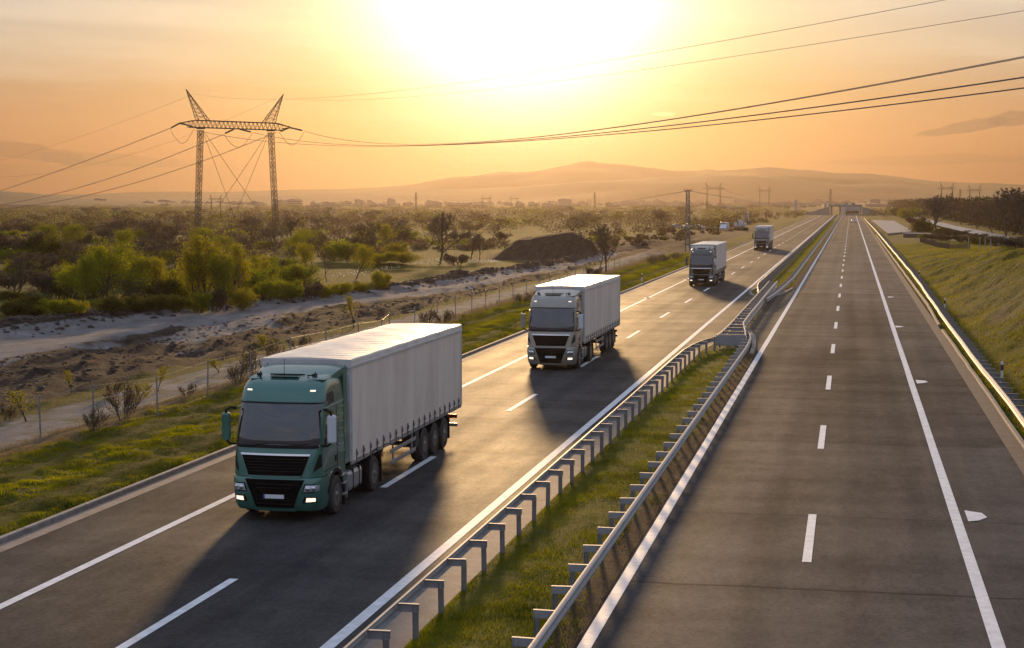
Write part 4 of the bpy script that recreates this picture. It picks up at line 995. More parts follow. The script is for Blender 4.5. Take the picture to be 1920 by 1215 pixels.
# ================================================================ cars and the digger
def car_mesh(root, body, L_=4.3, W=1.76, Hh=1.45, van=False):
    """front towards -Y."""
    hw = W/2
    if not van: side = [(0, .32), (0, .62), (.10, .78), (.95, .93), (1.55, Hh-.04), (1.9, Hh), (2.9, Hh-.03), (3.75, 1.02), (4.2, .95), (L_, .80), (L_, .34)]
    else: side = [(0, .32), (0, .80), (.25, 1.05), (.85, 1.25), (1.35, Hh-.06), (1.6, Hh), (L_-.15, Hh), (L_, Hh-.1), (L_, .34)]
    n = len(side); mb = MB(); vs = []
    for x, k in ((-1, 0), (-1, 1), (1, 1), (1, 0)):
        for y, z in side:
            tuck = .17*max(0, (z-.95)/(Hh-.95)); 
            vs.append((x*(hw-tuck-(.10 if k == 0 else .16)*0-(0 if k == 0 else .07)), y+(0 if k == 0 else 0), z+(0 if k == 0 else .0)))
    vs = []
    for x in (-1, -.86, .86, 1):
        for y, z in side:
            tuck = .17*max(0, (z-.95)/(Hh-.95)) if Hh > 1 else 0
            up = .03 if abs(x) < 1 and z > .7 else 0
            vs.append((x*(hw-tuck), y+(0 if abs(x) < 1 else (.06 if y < .2 else (-.06 if y > L_-.2 else 0))), z+up))
    fs = []
    for c in range(3):
        for k in range(n-1): fs.append((c*n+k, c*n+k+1, (c+1)*n+k+1, (c+1)*n+k))
        fs.append((c*n+n-1, c*n, (c+1)*n, (c+1)*n+n-1))
    fs += [tuple(range(n)), tuple(range(4*n-1, 3*n-1, -1))]; mb.add(vs, fs); mb.build('body', body, root, smooth=35, bevel=.03)
    def pane(poly, nm):
        m = MB(); m.add(poly, [tuple(range(len(poly)))]); m.add([(p[0], p[1], p[2]) for p in poly], []); 
        m.build(nm, M_glass, root)
    if not van:
        pane([(-.70, .985, 1.005), (.70, .985, 1.005), (.60, 1.50, Hh-.03), (-.60, 1.50, Hh-.03)], 'windscreen'); pane([(-.58, 2.98, Hh-.02), (.58, 2.98, Hh-.02), (.66, 3.68, 1.09), (-.66, 3.68, 1.09)], 'rear_window')
        for s in (-1, 1): pane([(s*(hw-.02+.012), 1.15, 1.0), (s*(hw-.02+.012), 3.4, 1.02), (s*(hw-.145+.012), 2.85, Hh-.10), (s*(hw-.145+.012), 1.65, Hh-.10)], 'side_window')
    else:
        pane([(-.74, .87, 1.31), (.74, .87, 1.31), (.66, 1.33, Hh-.06), (-.66, 1.33, Hh-.06)], 'windscreen')
        for s in (-1, 1): pane([(s*(hw-.05+.012), .98, 1.22), (s*(hw-.05+.012), 1.9, 1.22), (s*(hw-.12+.012), 1.9, Hh-.22), (s*(hw-.12+.012), 1.42, Hh-.22)], 'side_window')
    for s in (-1, 1):
        for y in (.85, L_-.85):
            m = MB(); m.lathe([(-.1, .32), (-.08, .335), (.08, .335), (.1, .32), (.1, .2)], (s*(hw-.10), y, .335), 'x', 18); wn = m.build('wheel', M_tyre, root, smooth=40)
            m = MB(); m.lathe([(s*.10, .2), (s*.105, .18), (s*.08, .05)], (s*(hw-.10), y, .335), 'x', 12); m.build('rim', M_rim, wn)
        m = MB(); m.box((s*.62, .015, .68), (.30, .05, .12)); m.build('headlight', M_lamp, root, bevel=.01)
        m = MB(); m.box((s*.62, L_-.01, .80), (.26, .05, .14)); m.build('tail_light', M_tail, root, bevel=.01)
    m = MB(); m.box((0, -.005, .46), (1.1, .03, .16)); m.build('grille', M_blackp, root)
def car(label, loc, rz, col, van=False, group=None, cat='car'):
    r = empty('van' if van else 'car', loc, rz, label, 'van' if van else cat, group)
    car_mesh(r, paint_mat('car_paint', col), 5.2 if van else 4.3, 1.95 if van else 1.76, 2.3 if van else 1.45, van); return r
q = ground(1598, 409); car('small silver car far down the right carriageway near the overpass', (-.9+1.9, 660, 0), math.pi, (.55, .55, .56))
for px, py, z, rz, c, vn, lb in ((1355, 432, 0, -.12, (.72, .74, .78), True, 'white van parked on the brown field between the pole and the digger'),
        (1307, 427.5, 0, 1.9, (.6, .58, .55), False, 'pale car parked in the scrub just right of the lattice pole'), (1321, 429.5, 0, 1.2, (.70, .67, .62), False, 'pale pick-up like car parked between the lattice pole and the white van'),
        (1281, 428, 0, 2.2, (.35, .33, .31), False, 'grey car parked in the scrub just left of the lattice pole'),):
    q = ground(px, py); car(lb, (q.x, q.y, gz(q.x, q.y)), rz, c, vn, 'vehicles parked on the field left of the road')
car('white van driving on the side road behind the bare trees on the right', (29.0, 830, gz(29, 830)+.4), 0, (.7, .7, .7), True)
car('pale car on the side road, behind the van and nearly hidden by shrubs', (30.5, 905, gz(29, 905)+.4), 0, (.6, .6, .6), False)

def digger(px, py):
    q = ground(px, py); r = empty('excavator', (q.x, q.y, gz(q.x, q.y)), .5, 'pale excavator with raised arm on the dug earth beside the far verge', 'excavator')
    my = mat('excavator_paint', (.60, .62, .64), .5, noise=(.42, .42, .42), nscale=2)
    for s in (-1, 1):
        mb = MB(); prof = [(-1.9, .1), (-1.7, 0), (1.7, 0), (1.9, .1), (2.05, .45), (1.8, .85), (-1.8, .85), (-2.05, .45)]; mb.prism([(a, z) for a, z in prof], 'x', s*1.2-.28, s*1.2+.28); mb.build('track', M_blackp, r, bevel=.05)
    mb = MB(); mb.box((0, 0, .95), (1.6, 1.6, .5)); mb.prism([(-1.4, 1.15), (1.9, 1.15), (2.1, 1.5), (2.0, 2.2), (.4, 2.3), (-1.4, 1.9)], 'x', -1.3, 1.3); mb.build('body', my, r, bevel=.06)
    mb = MB(); mb.prism([(-1.5, 1.2), (-.1, 1.2), (-.1, 3.0), (-1.1, 3.0), (-1.5, 2.3)], 'x', -1.3, -.4); cb = mb.build('cabin', my, r, bevel=.05)
    mb = MB(); mb.box((-1.31, -.7, 2.4), (.03, 1.0, .9)); mb.box((-.39, -.7, 2.4), (.03, 1.0, .9)); mb.build('cabin_window', M_glass, cb)
    mb = MB(); mb.bar((.2, -1.2, 1.7), (.2, -2.6, 4.4), .30, 4, .22); mb.bar((.2, -2.6, 4.4), (.2, -3.9, 5.3), .22, 4, .18); mb.build('boom', my, r)
    mb = MB(); mb.bar((.2, -3.9, 5.3), (.2, -4.9, 2.8), .20, 4, .13); mb.build('arm', my, r)
    mb = MB(); mb.prism([(-4.6, 2.9), (-5.3, 2.6), (-5.4, 1.9), (-4.8, 1.6), (-4.4, 2.1)], 'x', -.35, .75); mb.build('bucket', M_chassis, r, bevel=.04)
    mb = MB(); mb.bar((.2, -1.4, 2.6), (.2, -2.4, 3.9), .09, 6); mb.bar((.2, -2.9, 5.0), (.2, -4.1, 5.0), .08, 6); mb.build('hydraulic_ram', M_chrome, r)
digger(1389, 431)
# ================================================================ power pylons and cables
M_steel = mat('pylon_steel', (.07, .06, .055), .6, metal=.4, noise=(.045, .035, .03), nscale=1.0)
M_insul = mat('green_glass_insulator', (.02, .07, .05), .3)
M_cable = mat('cable_aluminium', (.10, .085, .075), .5, metal=.5)
def lattice(mb, a, b, w0, w1, n, r, side=Vector((1, 0, 0))):
    """square lattice mast from a to b."""
    a, b = Vector(a), Vector(b); d = (b-a).normalized(); u = (side-d*side.dot(d)).normalized(); w = d.cross(u)
    def ring(t):
        c = a.lerp(b, t); h = (w0+(w1-w0)*t)/2; return [c+u*h*i+w*h*j for i, j in ((-1, -1), (1, -1), (1, 1), (-1, 1))]
    pr = ring(0)
    for i in range(n):
        nx_ = ring((i+1)/n)
        for k in range(4):
            mb.bar(pr[k], nx_[k], r, 4); k2 = (k+1) % 4
            mb.bar(pr[k], nx_[k2], r*.6, 3); mb.bar(pr[k2], nx_[k], r*.6, 3)
            if i % 3 == 0: mb.bar(nx_[k], nx_[k2], r*.7, 3)
        pr = nx_
Dl, Dr = 403.0, 424.0
tipL, tipR = at_depth(337, 230.6, Dl), at_depth(543.6, 239, Dr)
ctr = (tipL+tipR)/2; bx = (tipR-tipL); BL = Vector((bx.x, bx.y, 0)).length; rot = math.atan2(bx.y, bx.x)
zb = (tipL.z+tipR.z)/2
def make_pylon():
    """local: beam along x, base z=0, beam at zb; true height of the one by the river of trees."""
    r = empty('transmission_pylon')
    hb = BL/2; lx = hb*.66; fx_ = hb*.70; Zb = zb
    for s in (-1, 1):
        mb = MB(); lattice(mb, (s*fx_*1.03, 0, -1.0), (s*fx_*1.02, 0, 2.0), .3, 1.05, 2, .09); lattice(mb, (s*fx_*1.02, 0, 2.0), (s*lx*.97, 0, Zb-1.4), 1.05, 1.05, 20, .085)
        mb.box((s*lx*.965, 0, Zb-.95), (1.6, 1.4, .5)); mb.build('leg', M_steel, r)
        mb = MB(); ap = Vector((s*(lx+.02*hb), 0, Zb+8.2)); 
        ap = Vector((s*(lx*1.34), 0, Zb+8.2)); bs = [Vector((s*x, y, Zb+.9)) for x, y in ((lx*1.05, -.7), (lx*1.05, .7), (lx*.76, .7), (lx*.76, -.7))]
        for k in range(4):
            mb.bar(bs[k], ap, .09, 4)
            for i in range(7):
                t0, t1 = i/7.5, (i+1)/7.5; p, q = bs[k].lerp(ap, t0), bs[(k+1) % 4].lerp(ap, t1); mb.bar(p, q, .05, 3); mb.bar(bs[k].lerp(ap, t1), bs[(k+1) % 4].lerp(ap, t1), .045, 3)
        mb.build('earth_wire_horn', M_steel, r)
    mb = MB(); n = 26
    def hh(x): a = abs(x)/hb; return 1.0 if a < .74 else max(.12, 1-(a-.74)/.26)
    P = [-hb+2*hb*i/n for i in range(n+1)]
    for s in (-1, 1):
        for a, b_ in zip(P, P[1:]):
            mb.bar((a, s*.75*max(.2, hh(a)), Zb+.85*hh(a)), (b_, s*.75*max(.2, hh(b_)), Zb+.85*hh(b_)), .11, 4); mb.bar((a, s*.75*max(.2, hh(a)), Zb-.85), (b_, s*.75*max(.2, hh(b_)), Zb-.85), .11, 4) if abs(a) < hb*.86 and abs(b_) < hb*.86 else mb.bar((a, s*.2, Zb-.85*hh(a)), (b_, s*.2, Zb-.85*hh(b_)), .10, 4)
            m = (a+b_)/2
            if abs(a) < hb*.88 and abs(b_) < hb*.88: mb.bar((a, s*.75, Zb-.85), (m, s*.75, Zb+.85*hh(m)), .06, 3); mb.bar((m, s*.75, Zb+.85*hh(m)), (b_, s*.75, Zb-.85), .06, 3)
            if s > 0: mb.bar((a, -.75*hh(a), Zb+.85*hh(a)), (b_, .75*hh(b_), Zb+.85*hh(b_)), .05, 3)
    mb.build('cross_beam', M_steel, r)
    for (x0, y0, x1, y1) in ((-lx*.9, 0, fx_*.95, -.5), (lx*.9, 0, -fx_*.95, .5), (-lx*.92, 0, -1.5, -4), (lx*.92, 0, 1.5, 7)):
        mb = MB(); mb.bar((x0, y0, Zb-1.5), (x1, y1, 0), .055, 4); mb.build('guy_wire', M_steel, r)
    return r
def attach(i): return [-BL/2+.2, -1.5, BL/2-.2][i]
pyl = make_pylon(); pyl.location = (ctr.x, ctr.y, 0); pyl.rotation_euler = (0, 0, rot)
tag(pyl, 'big dark lattice pylon with two legs and raked horns among the trees', 'pylon')
ux = Vector((math.cos(rot), math.sin(rot), 0)); uy = Vector((-ux.y, ux.x, 0))
def W(x, y, z): return Vector((ctr.x, ctr.y, 0))+ux*x+uy*y+Vector((0, 0, z))
# cable routes: (attachment px,py,D) ... fitted parabola through three points, continued past the frame
def cable(a, m, b, ext, label, r, twin=0.0, n=70):
    pa, pb = at_depth(*a), at_depth(*b)
    # depth of the middle point follows the straight plan line
    ab = pb-pa; rr = ray(m[0], m[1]); 
    det = ab.x*(-rr.y)+ab.y*rr.x; t = ((0-pa.x)*(-rr.y)+(0-pa.y)*rr.x)/det
    Dm = (pa+ab*t).dot(FH); pm = at_depth(m[0], m[1], Dm)
    A = np.array([[0, 0, 1], [t*t, t, 1], [1, 1, 1]]); c = np.linalg.solve(A, [pa.z, pm.z, pb.z])
    T = np.linspace(0, ext, n); root = None; mb = MB()
    offs = [0] if not twin else [-twin/2, twin/2]; sd = Vector((-ab.y, ab.x, 0)).normalized()
    for o in offs: mb.tube([(pa.x+ab.x*k+sd.x*o, pa.y+ab.y*k+sd.y*o, c[0]*k*k+c[1]*k+c[2]) for k in T], r, 4)
    if twin:
        for k in np.arange(.12, ext, .19):
            p = Vector((pa.x+ab.x*k, pa.y+ab.y*k, c[0]*k*k+c[1]*k+c[2])); mb.bar(p-sd*twin/2, p+sd*twin/2, r*1.6, 4)
    o = mb.build('power_cable', M_cable, fix=False); tag(o, label, 'power cable', 'overhead cables strung from the pylon'); return o
# right-hand span, coming towards the road
cable((571, 246, 417), (980, 259.5), (1920, 107, 92), 1.2, 'uppermost of the three thick cables sweeping right over the motorway', .025, .34)
cable((474, 248.5, 413), (980, 262.5), (1920, 145, 104), 1.2, 'middle one of the three thick cables sweeping right over the motorway', .025, .34)
cable((364, 243.5, 399), (1010, 262.5), (1920, 165, 113), 1.2, 'lowest of the three thick cables sweeping right over the motorway', .025, .34)
cable((365, 176, 404), (800, 164), (1770, 0, 88), 1.25, 'upper of the two thin wires crossing the sky from the pylon horns', .015)
cable((518, 184, 420), (800, 179), (1920, 20, 90), 1.2, 'lower of the two thin wires crossing the sky from the pylon horns', .015)
# left-hand span, going away
cable((319, 240.5, 405), (160, 302), (0, 358, 560), 1.25, 'thick cable leaving the left tip of the pylon and falling to the left edge', .04, .45)
cable((418, 252, 415), (200, 336), (0, 384, 575), 1.25, 'thick cable from the middle of the pylon falling left over the dark hill', .04, .45)
cable((518, 248, 426), (260, 341), (0, 392, 590), 1.25, 'lowest thick cable from the right tip of the pylon falling left', .04, .45)
cable((364, 176, 404), (180, 246), (0, 301, 560), 1.25, 'thin earth wire falling left from the left horn', .024)
cable((517, 184, 420), (260, 285), (0, 332, 590), 1.25, 'faint earth wire falling left from the right horn', .024)
# insulator strings and jumper loops belong to the pylon
pi = pyl.matrix_basis.inverted() if False else None
import mathutils
Mi = mathutils.Matrix.Translation((ctr.x, ctr.y, 0)) @ mathutils.Matrix.Rotation(rot, 4, 'Z'); Mi = Mi.inverted()
def strg(a, b, r=.23):
    pa, pb = Mi @ at_depth(*a), Mi @ at_depth(*b); n = 12; mb = MB()
    for k in range(n): mb.bar(pa.lerp(pb, (k+.1)/n), pa.lerp(pb, (k+.75)/n), r, 7, r*.75)
    mb.bar(pa, pb, .06, 5); mb.build('insulator_string', M_insul, pyl)
for a, b in (((337, 230.8, 403), (320.5, 240, 404)), ((340, 231, 403), (362.5, 238, 400)), ((438, 242.5, 413), (422, 250, 415)), ((449, 242, 413), (470.5, 247.5, 412)), ((542, 239.5, 424), (526, 246.5, 426)), ((545, 239.5, 424), (566.5, 244.5, 419))): strg(a, b)
def loop(a, b, dy):
    pa, pb = Mi @ at_depth(*a), Mi @ at_depth(*b)
    for o in (0, .5):
        mb = MB(); mb.tube([pa.lerp(pb, t)+Vector((o*.6, o, -dy*4*t*(1-t)*(1+.2*math.sin(t*math.pi)))) for t in np.linspace(0, 1, 15)], .05, 4); mb.build('jumper_loop', M_cable, pyl)
loop((319, 242, 404), (364, 240, 400), 2.9); loop((420, 252, 415), (473, 250, 412), 2.7); loop((524, 248, 426), (571, 247, 419), 2.7)

# distant copies of the portal pylon, leaner build
def far_proto():
    r = empty('transmission_pylon'); Zb = zb; lx = 9.0
    for s in (-1, 1):
        mb = MB(); lattice(mb, (s*lx*1.1, 0, -1), (s*lx, 0, Zb-.8), 1.3, 1.2, 10, .26); mb.build('leg', M_steel, r)
        mb = MB(); ap = (s*lx*1.34, 0, Zb+8.2)
        for x in (1.05, .74):
            mb.bar((s*lx*x, 0, Zb+.8), ap, .30, 4)
        for t in (.25, .5, .75): mb.bar(Vector((s*lx*1.05, 0, Zb+.8)).lerp(Vector(ap), t), Vector((s*lx*.74, 0, Zb+.8)).lerp(Vector(ap), max(0, t-.2)), .18, 3)
        mb.build('earth_wire_horn', M_steel, r)
    mb = MB(); hb = 15.5
    mb.bar((-hb, 0, Zb), (-hb*.75, 0, Zb+.9), .26, 4); mb.bar((hb, 0, Zb), (hb*.75, 0, Zb+.9), .26, 4); mb.bar((-hb*.75, 0, Zb+.9), (hb*.75, 0, Zb+.9), .26, 4); mb.bar((-hb, 0, Zb), (-hb*.8, 0, Zb-.9), .26, 4); mb.bar((hb, 0, Zb), (hb*.8, 0, Zb-.9), .26, 4); mb.bar((-hb*.8, 0, Zb-.9), (hb*.8, 0, Zb-.9), .26, 4)
    for k in range(12): a = -hb*.75+hb*1.5*k/12; mb.bar((a, 0, Zb-.9), (a+hb*1.5/24, 0, Zb+.9), .16, 3); mb.bar((a+hb*1.5/24, 0, Zb+.9), (a+hb*1.5/12, 0, Zb-.9), .16, 3)
    mb.build('cross_beam', M_steel, r); return r
_fp = [far_proto(), False]
def far_pylon(px, base, top, label, sx=1.0, rz=None):
    q = ground(px, base); D = q.dot(FH); h = (H+(HY-top)/F*D); s = h/(zb+8.2)
    c = copy_tree(_fp[0]) if _fp[1] else _fp[0]; _fp[1] = True
    c.location = (q.x, q.y, gz(q.x, q.y)); tag(c, label, 'pylon', 'distant portal pylons')
    c.scale = (s*sx, s, s); c.rotation_euler = (0, 0, PSI if rz is None else rz); return c
far_pylon(1338, 389.5, 344, 'distant portal pylon with wide horns above the field, left of the fourth lorry', 1.0)
far_pylon(1433, 389, 348, 'distant portal pylon directly above the fourth lorry', .8)
far_pylon(912, 392, 366, 'hazy portal pylon under the glow, left of a matching one', 1.0)
far_pylon(964, 391, 367, 'hazy portal pylon under the glow, right of a matching one', .9)
far_pylon(405, 400, 364, 'small hazy pylon seen between the legs of the big pylon', .9)
far_pylon(1775, 391, 342, 'portal pylon rising behind the big bare tree on the right', .8)
far_pylon(1827, 390, 347, 'portal pylon behind the wood at the far right', .8)
def lattice_tower():
    r = empty('lattice_tower'); mb = MB(); lattice(mb, (0, 0, -1), (0, 0, 30), 3.6, .9, 10, .24); mb.build('mast', M_steel, r)
    for z, wd in ((20, 5.5), (24, 4.6), (28, 3.6)):
        mb = MB(); mb.bar((-wd, 0, z), (wd, 0, z), .18, 4); mb.bar((-wd, 0, z), (0, 0, z+1.6), .12, 3); mb.bar((wd, 0, z), (0, 0, z+1.6), .12, 3); mb.build('cross_arm', M_steel, r)
    return r
lt = lattice_tower()
for i, (px, base, top, lb) in enumerate(((780, 393, 359.5, 'lone lattice tower in the haze left of the glow'), (1115, 392, 362, 'lone lattice tower in the haze under the glow, right of two portal pylons'), (1557, 388.5, 354, 'lattice tower rising behind the overpass'), (1350, 388, 366, 'short lattice mast beside the wide horned pylon'), (1800, 388, 356, 'faint thin mast between the two pylons on the right'))):
    c = lt if i == 0 else copy_tree(lt); q = ground(px, base); D = q.dot(FH); s = (H+(HY-top)/F*D)/30
    c.location = (q.x, q.y, gz(q.x, q.y)); c.scale = (s, s, s); c.rotation_euler = (0, 0, PSI+.3); tag(c, lb, 'lattice tower', 'distant lattice towers')
# far cables between those pylons
for a, b, sag, lb in (((1289, 358, 265), (1000, 388, 900), 1.5, 'thin wire running away left from the lattice pole'), ((1293, 358, 265), (1560, 380, 1500), 3, 'thin wire running away right from the lattice pole'), ((1352, 352, 1900), (1425, 360, 2000), 6, 'faint wire slung between the two distant pylons by the fourth lorry')):
    pa, pb = at_depth(*a), at_depth(*b); mb = MB(); mb.tube([pa.lerp(pb, t)-Vector((0, 0, sag*4*t*(1-t))) for t in np.linspace(0, 1, 24)], .035 if a[2] < 300 else .12, 3); tag(mb.build('power_cable', M_cable, fix=False), lb, 'power cable')
# slim lattice pole by the verge
q = ground(1289, 474); D = q.dot(FH); hp = H+(HY-357)/F*D
r = empty('lattice_pole', (q.x, q.y, gz(q.x, q.y)), PSI, 'tall slim concrete and lattice pole on the verge behind the third lorry', 'pole')
M_cpole = mat('pole_concrete', (.20, .18, .16), .8, noise=(.13, .11, .10), nscale=2)
mb = MB(); 
for s in (-1, 1): mb.bar((s*.36, 0, -.5), (s*.20, 0, hp), .13, 6, .10)
for k in range(13): z = 1.2+k*(hp-1.5)/13; w_ = .36-.16*z/hp; mb.bar((-w_, 0, z), (w_, 0, z), .07, 4); mb.bar((-w_, 0, z), (w_, 0, z+(hp-1.5)/13), .05, 3)
mb.build('pole', M_cpole, r)
mb = MB(); mb.bar((-.55, 0, hp-.15), (.55, 0, hp-.15), .07, 4)
for x in (-.5, 0, .5): mb.bar((x, 0, hp-.1), (x, 0, hp+.22), .07, 6)
mb.build('cross_arm', M_steel, r)
# ================================================================ vegetation
def leafm(name, a, b, tr=.5, sc=.5): 
    return mat(name, a, .75, spec=.25, noise=b, nscale=sc, trans=tr)
L_green = leafm('spring_leaves', (.33, .33, .005), (.14, .16, .004), .72)
L_yell = leafm('yellow_green_leaves', (.44, .37, .006), (.22, .21, .005), .70)
L_dark = leafm('dark_leaves', (.13, .12, .008), (.05, .055, .005), .6)
L_bud = leafm('budding_twigs', (.15, .105, .055), (.09, .062, .035), .45)
L_wine = leafm('reddish_twigs', (.13, .075, .05), (.075, .045, .032), .45)
L_dry = leafm('dry_stalks', (.25, .19, .10), (.15, .11, .06), .45)
M_bark = mat('bark', (.075, .058, .045), .9, noise=(.04, .03, .022), nscale=5, bump=.4, bscale=12)
M_twig = mat('twigs', (.085, .062, .048), .85, noise=(.055, .038, .03), nscale=2)

def branches(rng, h, levels, spread, trunk=.3, kids=(7, 5, 4), up=.35, multi=1, r0=None):
    """list of (p0, p1, r0, r1, level)."""
    segs = []; tips = []
    def grow(p, d, ln, r, lv):
        n = 4 if lv < 2 else 3; q = p.copy(); dd = d.copy(); pts = [q.copy()]
        for i in range(n):
            dd = (dd+Vector((rng.gauss(0, .16), rng.gauss(0, .16), rng.gauss(0, .10)+up*.16*(lv > 0)))).normalized()
            q2 = q+dd*ln/n; ra = r*(1-.62*i/n); rb = r*(1-.62*(i+1)/n); segs.append((q.copy(), q2.copy(), ra, rb, lv)); q = q2; pts.append(q.copy())
        if lv >= levels: tips.append((p.copy(), q.copy())); return
        k = kids[min(lv, len(kids)-1)]
        for i in range(k):
            t = (trunk if lv == 0 else .22)+(1-(trunk if lv == 0 else .22))*(i+rng.random()*.8)/k; t = min(t, .99); j = min(int(t*n), n-1); b = pts[j].lerp(pts[j+1], t*n-j)
            ax = (pts[j+1]-pts[j]).normalized(); o = ax.orthogonal().normalized(); a = (i*2.4+rng.random()*1.2); sidev = (o*math.cos(a)+ax.cross(o)*math.sin(a))
            ang = spread*(.8+.4*rng.random())*(1-.35*t if lv == 0 else 1)
            nd = (ax*math.cos(ang)+sidev*math.sin(ang)); nd.z += up*(.3 if lv else .2); nd.normalize()
            grow(b, nd, ln*(.62 if lv == 0 else .58)*(1.12-.55*t)*(.85+.3*rng.random()), r*(1-.6*t)*.55, lv+1)
    for m in range(multi):
        a = m*2.4; d = Vector((math.cos(a)*.38, math.sin(a)*.38, 1)).normalized() if multi > 1 else Vector((rng.gauss(0, .05), rng.gauss(0, .05), 1)).normalized()
        o = Vector((math.cos(a), math.sin(a), 0))*(.12*h if multi > 1 else 0)
        grow(o, d, h*(.86 if multi == 1 else .7*(.8+.4*rng.random())), (r0 or h*.020)*(1 if multi == 1 else .5), 0)
    return segs, tips
def seg_mesh(segs, sides, rmin):
    if not segs: return np.zeros((0, 3)), np.zeros((0, 4), int)
    A = np.array([s[0] for s in segs]); B = np.array([s[1] for s in segs]); ra = np.maximum([s[2] for s in segs], rmin); rb = np.maximum([s[3] for s in segs], rmin*.75)
    d = B-A; d /= np.linalg.norm(d, axis=1, keepdims=True)+1e-9; ref = np.where(np.abs(d[:, 2:3]) > .9, [[1., 0, 0]], [[0, 0, 1.]]); u = np.cross(d, ref); u /= np.linalg.norm(u, axis=1, keepdims=True); v = np.cross(d, u)
    n = len(segs); V = np.zeros((n, 2*sides, 3))
    for k in range(sides):
        a = 2*math.pi*k/sides; e = u*math.cos(a)+v*math.sin(a); V[:, k] = A+e*ra[:, None]; V[:, sides+k] = B+e*rb[:, None]
    base = (np.arange(n)*2*sides)[:, None]; Fc = np.concatenate([base+np.array([[k, (k+1) % sides, sides+(k+1) % sides, sides+k]]) for k in range(sides)])
    return V.reshape(-1, 3), Fc
def leaf_mesh(rs, C, size, flat=.0):
    n = len(C); a = rs.normal(size=(n, 3)); a[:, 2] *= (1-flat); a /= np.linalg.norm(a, axis=1, keepdims=True); b = np.cross(a, rs.normal(size=(n, 3))); b /= np.linalg.norm(b, axis=1, keepdims=True)
    s = size*(.6+.8*rs.rand(n, 1)); V = np.stack([C-a*s*.6, C+b*s*.34, C+a*s*.6, C-b*s*.34], 1).reshape(-1, 3)
    return V, (np.arange(n)*4)[:, None]+np.array([[0, 1, 2, 3]])
def tree_proto(name, seed, h, levels, spread, leaf, nleaf, lsize, lmat, trunk=.3, kids=(8, 5, 4), up=.35, multi=1, jit=.25, twr=.018, twig_mat=None, parts=('trunk', 'crown'), zmin=0):
    rng = random.Random(seed); rs = np.random.RandomState(seed)
    segs, tips = branches(rng, h, levels, spread, trunk, kids, up, multi)
    segs = [s for s in segs]
    z = max(s[1].z for s in segs); xs_ = [abs(s[1].x) for s in segs]+[abs(s[1].y) for s in segs]
    root = empty(name)
    V, Fc = seg_mesh([s for s in segs if s[4] <= 1], 5, twr*1.6); np_mesh(parts[0], V, Fc, [M_bark], parent=root)
    tw = [s for s in segs if s[4] > 1]
    V, Fc = seg_mesh(tw, 3, twr); mi = [0]*len(Fc)
    if nleaf:
        T = np.array([[*a, *b] for a, b in tips]); k = rs.randint(0, len(T), nleaf); t = rs.rand(nleaf, 1)
        C = T[k, :3]*(1-t)+T[k, 3:]*t+rs.normal(size=(nleaf, 3))*jit; C = C[C[:, 2] > zmin]
        LV, LF = leaf_mesh(rs, C, lsize); LF = LF+len(V); V = np.concatenate([V, LV]); mi += [1]*len(LF); Fc = np.concatenate([Fc, LF])
    np_mesh(parts[1], V, Fc, [twig_mat or M_twig, lmat or M_twig], mi=mi, parent=root)
    w_ = np.percentile(np.abs(V[:, :2]), 97)
    root['_h'] = float(V[:, 2].max()); root['_w'] = float(w_*2); return root
P = {}
def proto(key, *a, **k): P[key] = [tree_proto(*a, **k), False]
proto('leafy', 'green_tree', 3, 7, 3, .95, True, 6000, .14, L_green, kids=(10, 6, 4), jit=.36)
proto('leafy2', 'green_tree', 8, 7, 3, .75, True, 6000, .14, L_yell, kids=(10, 6, 4), jit=.34, trunk=.25)
proto('darkleafy', 'green_tree', 14, 7, 3, 1.0, True, 7500, .14, L_green, kids=(10, 6, 5), jit=.32, trunk=.2)
proto('tall', 'slender_tree', 21, 8, 3, .45, True, 6000, .14, L_yell, kids=(12, 5, 4), jit=.34, trunk=.12, up=.7)
proto('bare', 'bare_tree', 5, 9, 4, .85, False, 2600, .13, L_bud, kids=(8, 5, 4, 3), trunk=.25, twr=.022, jit=.10, up=.5)
proto('bare2', 'bare_tree', 17, 9, 4, .7, False, 1500, .12, L_wine, kids=(9, 5, 4, 3), trunk=.15, twr=.024, jit=.10, up=.6)
proto('bare3', 'bare_tree', 31, 9, 4, .6, False, 0, .1, None, kids=(10, 6, 4, 3), trunk=.2, twr=.03, jit=.1, up=.5)
proto('bush', 'green_bush', 41, 3, 2, .8, True, 7000, .13, L_green, kids=(8, 5), multi=7, jit=.22, parts=('stems', 'foliage'), trunk=.05)
proto('bushy', 'green_bush', 47, 3, 2, .8, True, 7000, .13, L_yell, kids=(8, 5), multi=7, jit=.25, parts=('stems', 'foliage'), trunk=.05)
proto('bushd', 'dark_bush', 43, 3, 2, .8, True, 8000, .14, L_dark, kids=(8, 5), multi=8, jit=.25, parts=('stems', 'foliage'), trunk=.05)
proto('bushb', 'bare_bush', 53, 3, 3, .6, True, 3500, .11, L_bud, kids=(7, 5, 4), multi=8, jit=.12, parts=('stems', 'twigs'), trunk=.05, up=.7)
proto('weed', 'dry_shrub', 61, 1.4, 2, .6, True, 900, .07, L_dry, kids=(7, 5), multi=6, jit=.08, parts=('stems', 'twigs'), trunk=.1, twr=.008, up=.8)
proto('sapling', 'sapling', 67, 3, 2, .6, True, 520, .11, L_yell, kids=(9, 5), jit=.12, trunk=.25, twr=.010, up=.6)
NM = {'leafy': ('green_tree', 'tree'), 'leafy2': ('green_tree', 'tree'), 'darkleafy': ('green_tree', 'tree'), 'tall': ('slender_tree', 'tree'), 'bare': ('bare_tree', 'tree'), 'bare2': ('bare_tree', 'tree'), 'bare3': ('bare_tree', 'tree'), 'bush': ('green_bush', 'bush'), 'bushy': ('green_bush', 'bush'), 'bushd': ('dark_bush', 'bush'), 'bushb': ('bare_bush', 'bush'), 'weed': ('dry_shrub', 'shrub'), 'sapling': ('sapling', 'tree')}
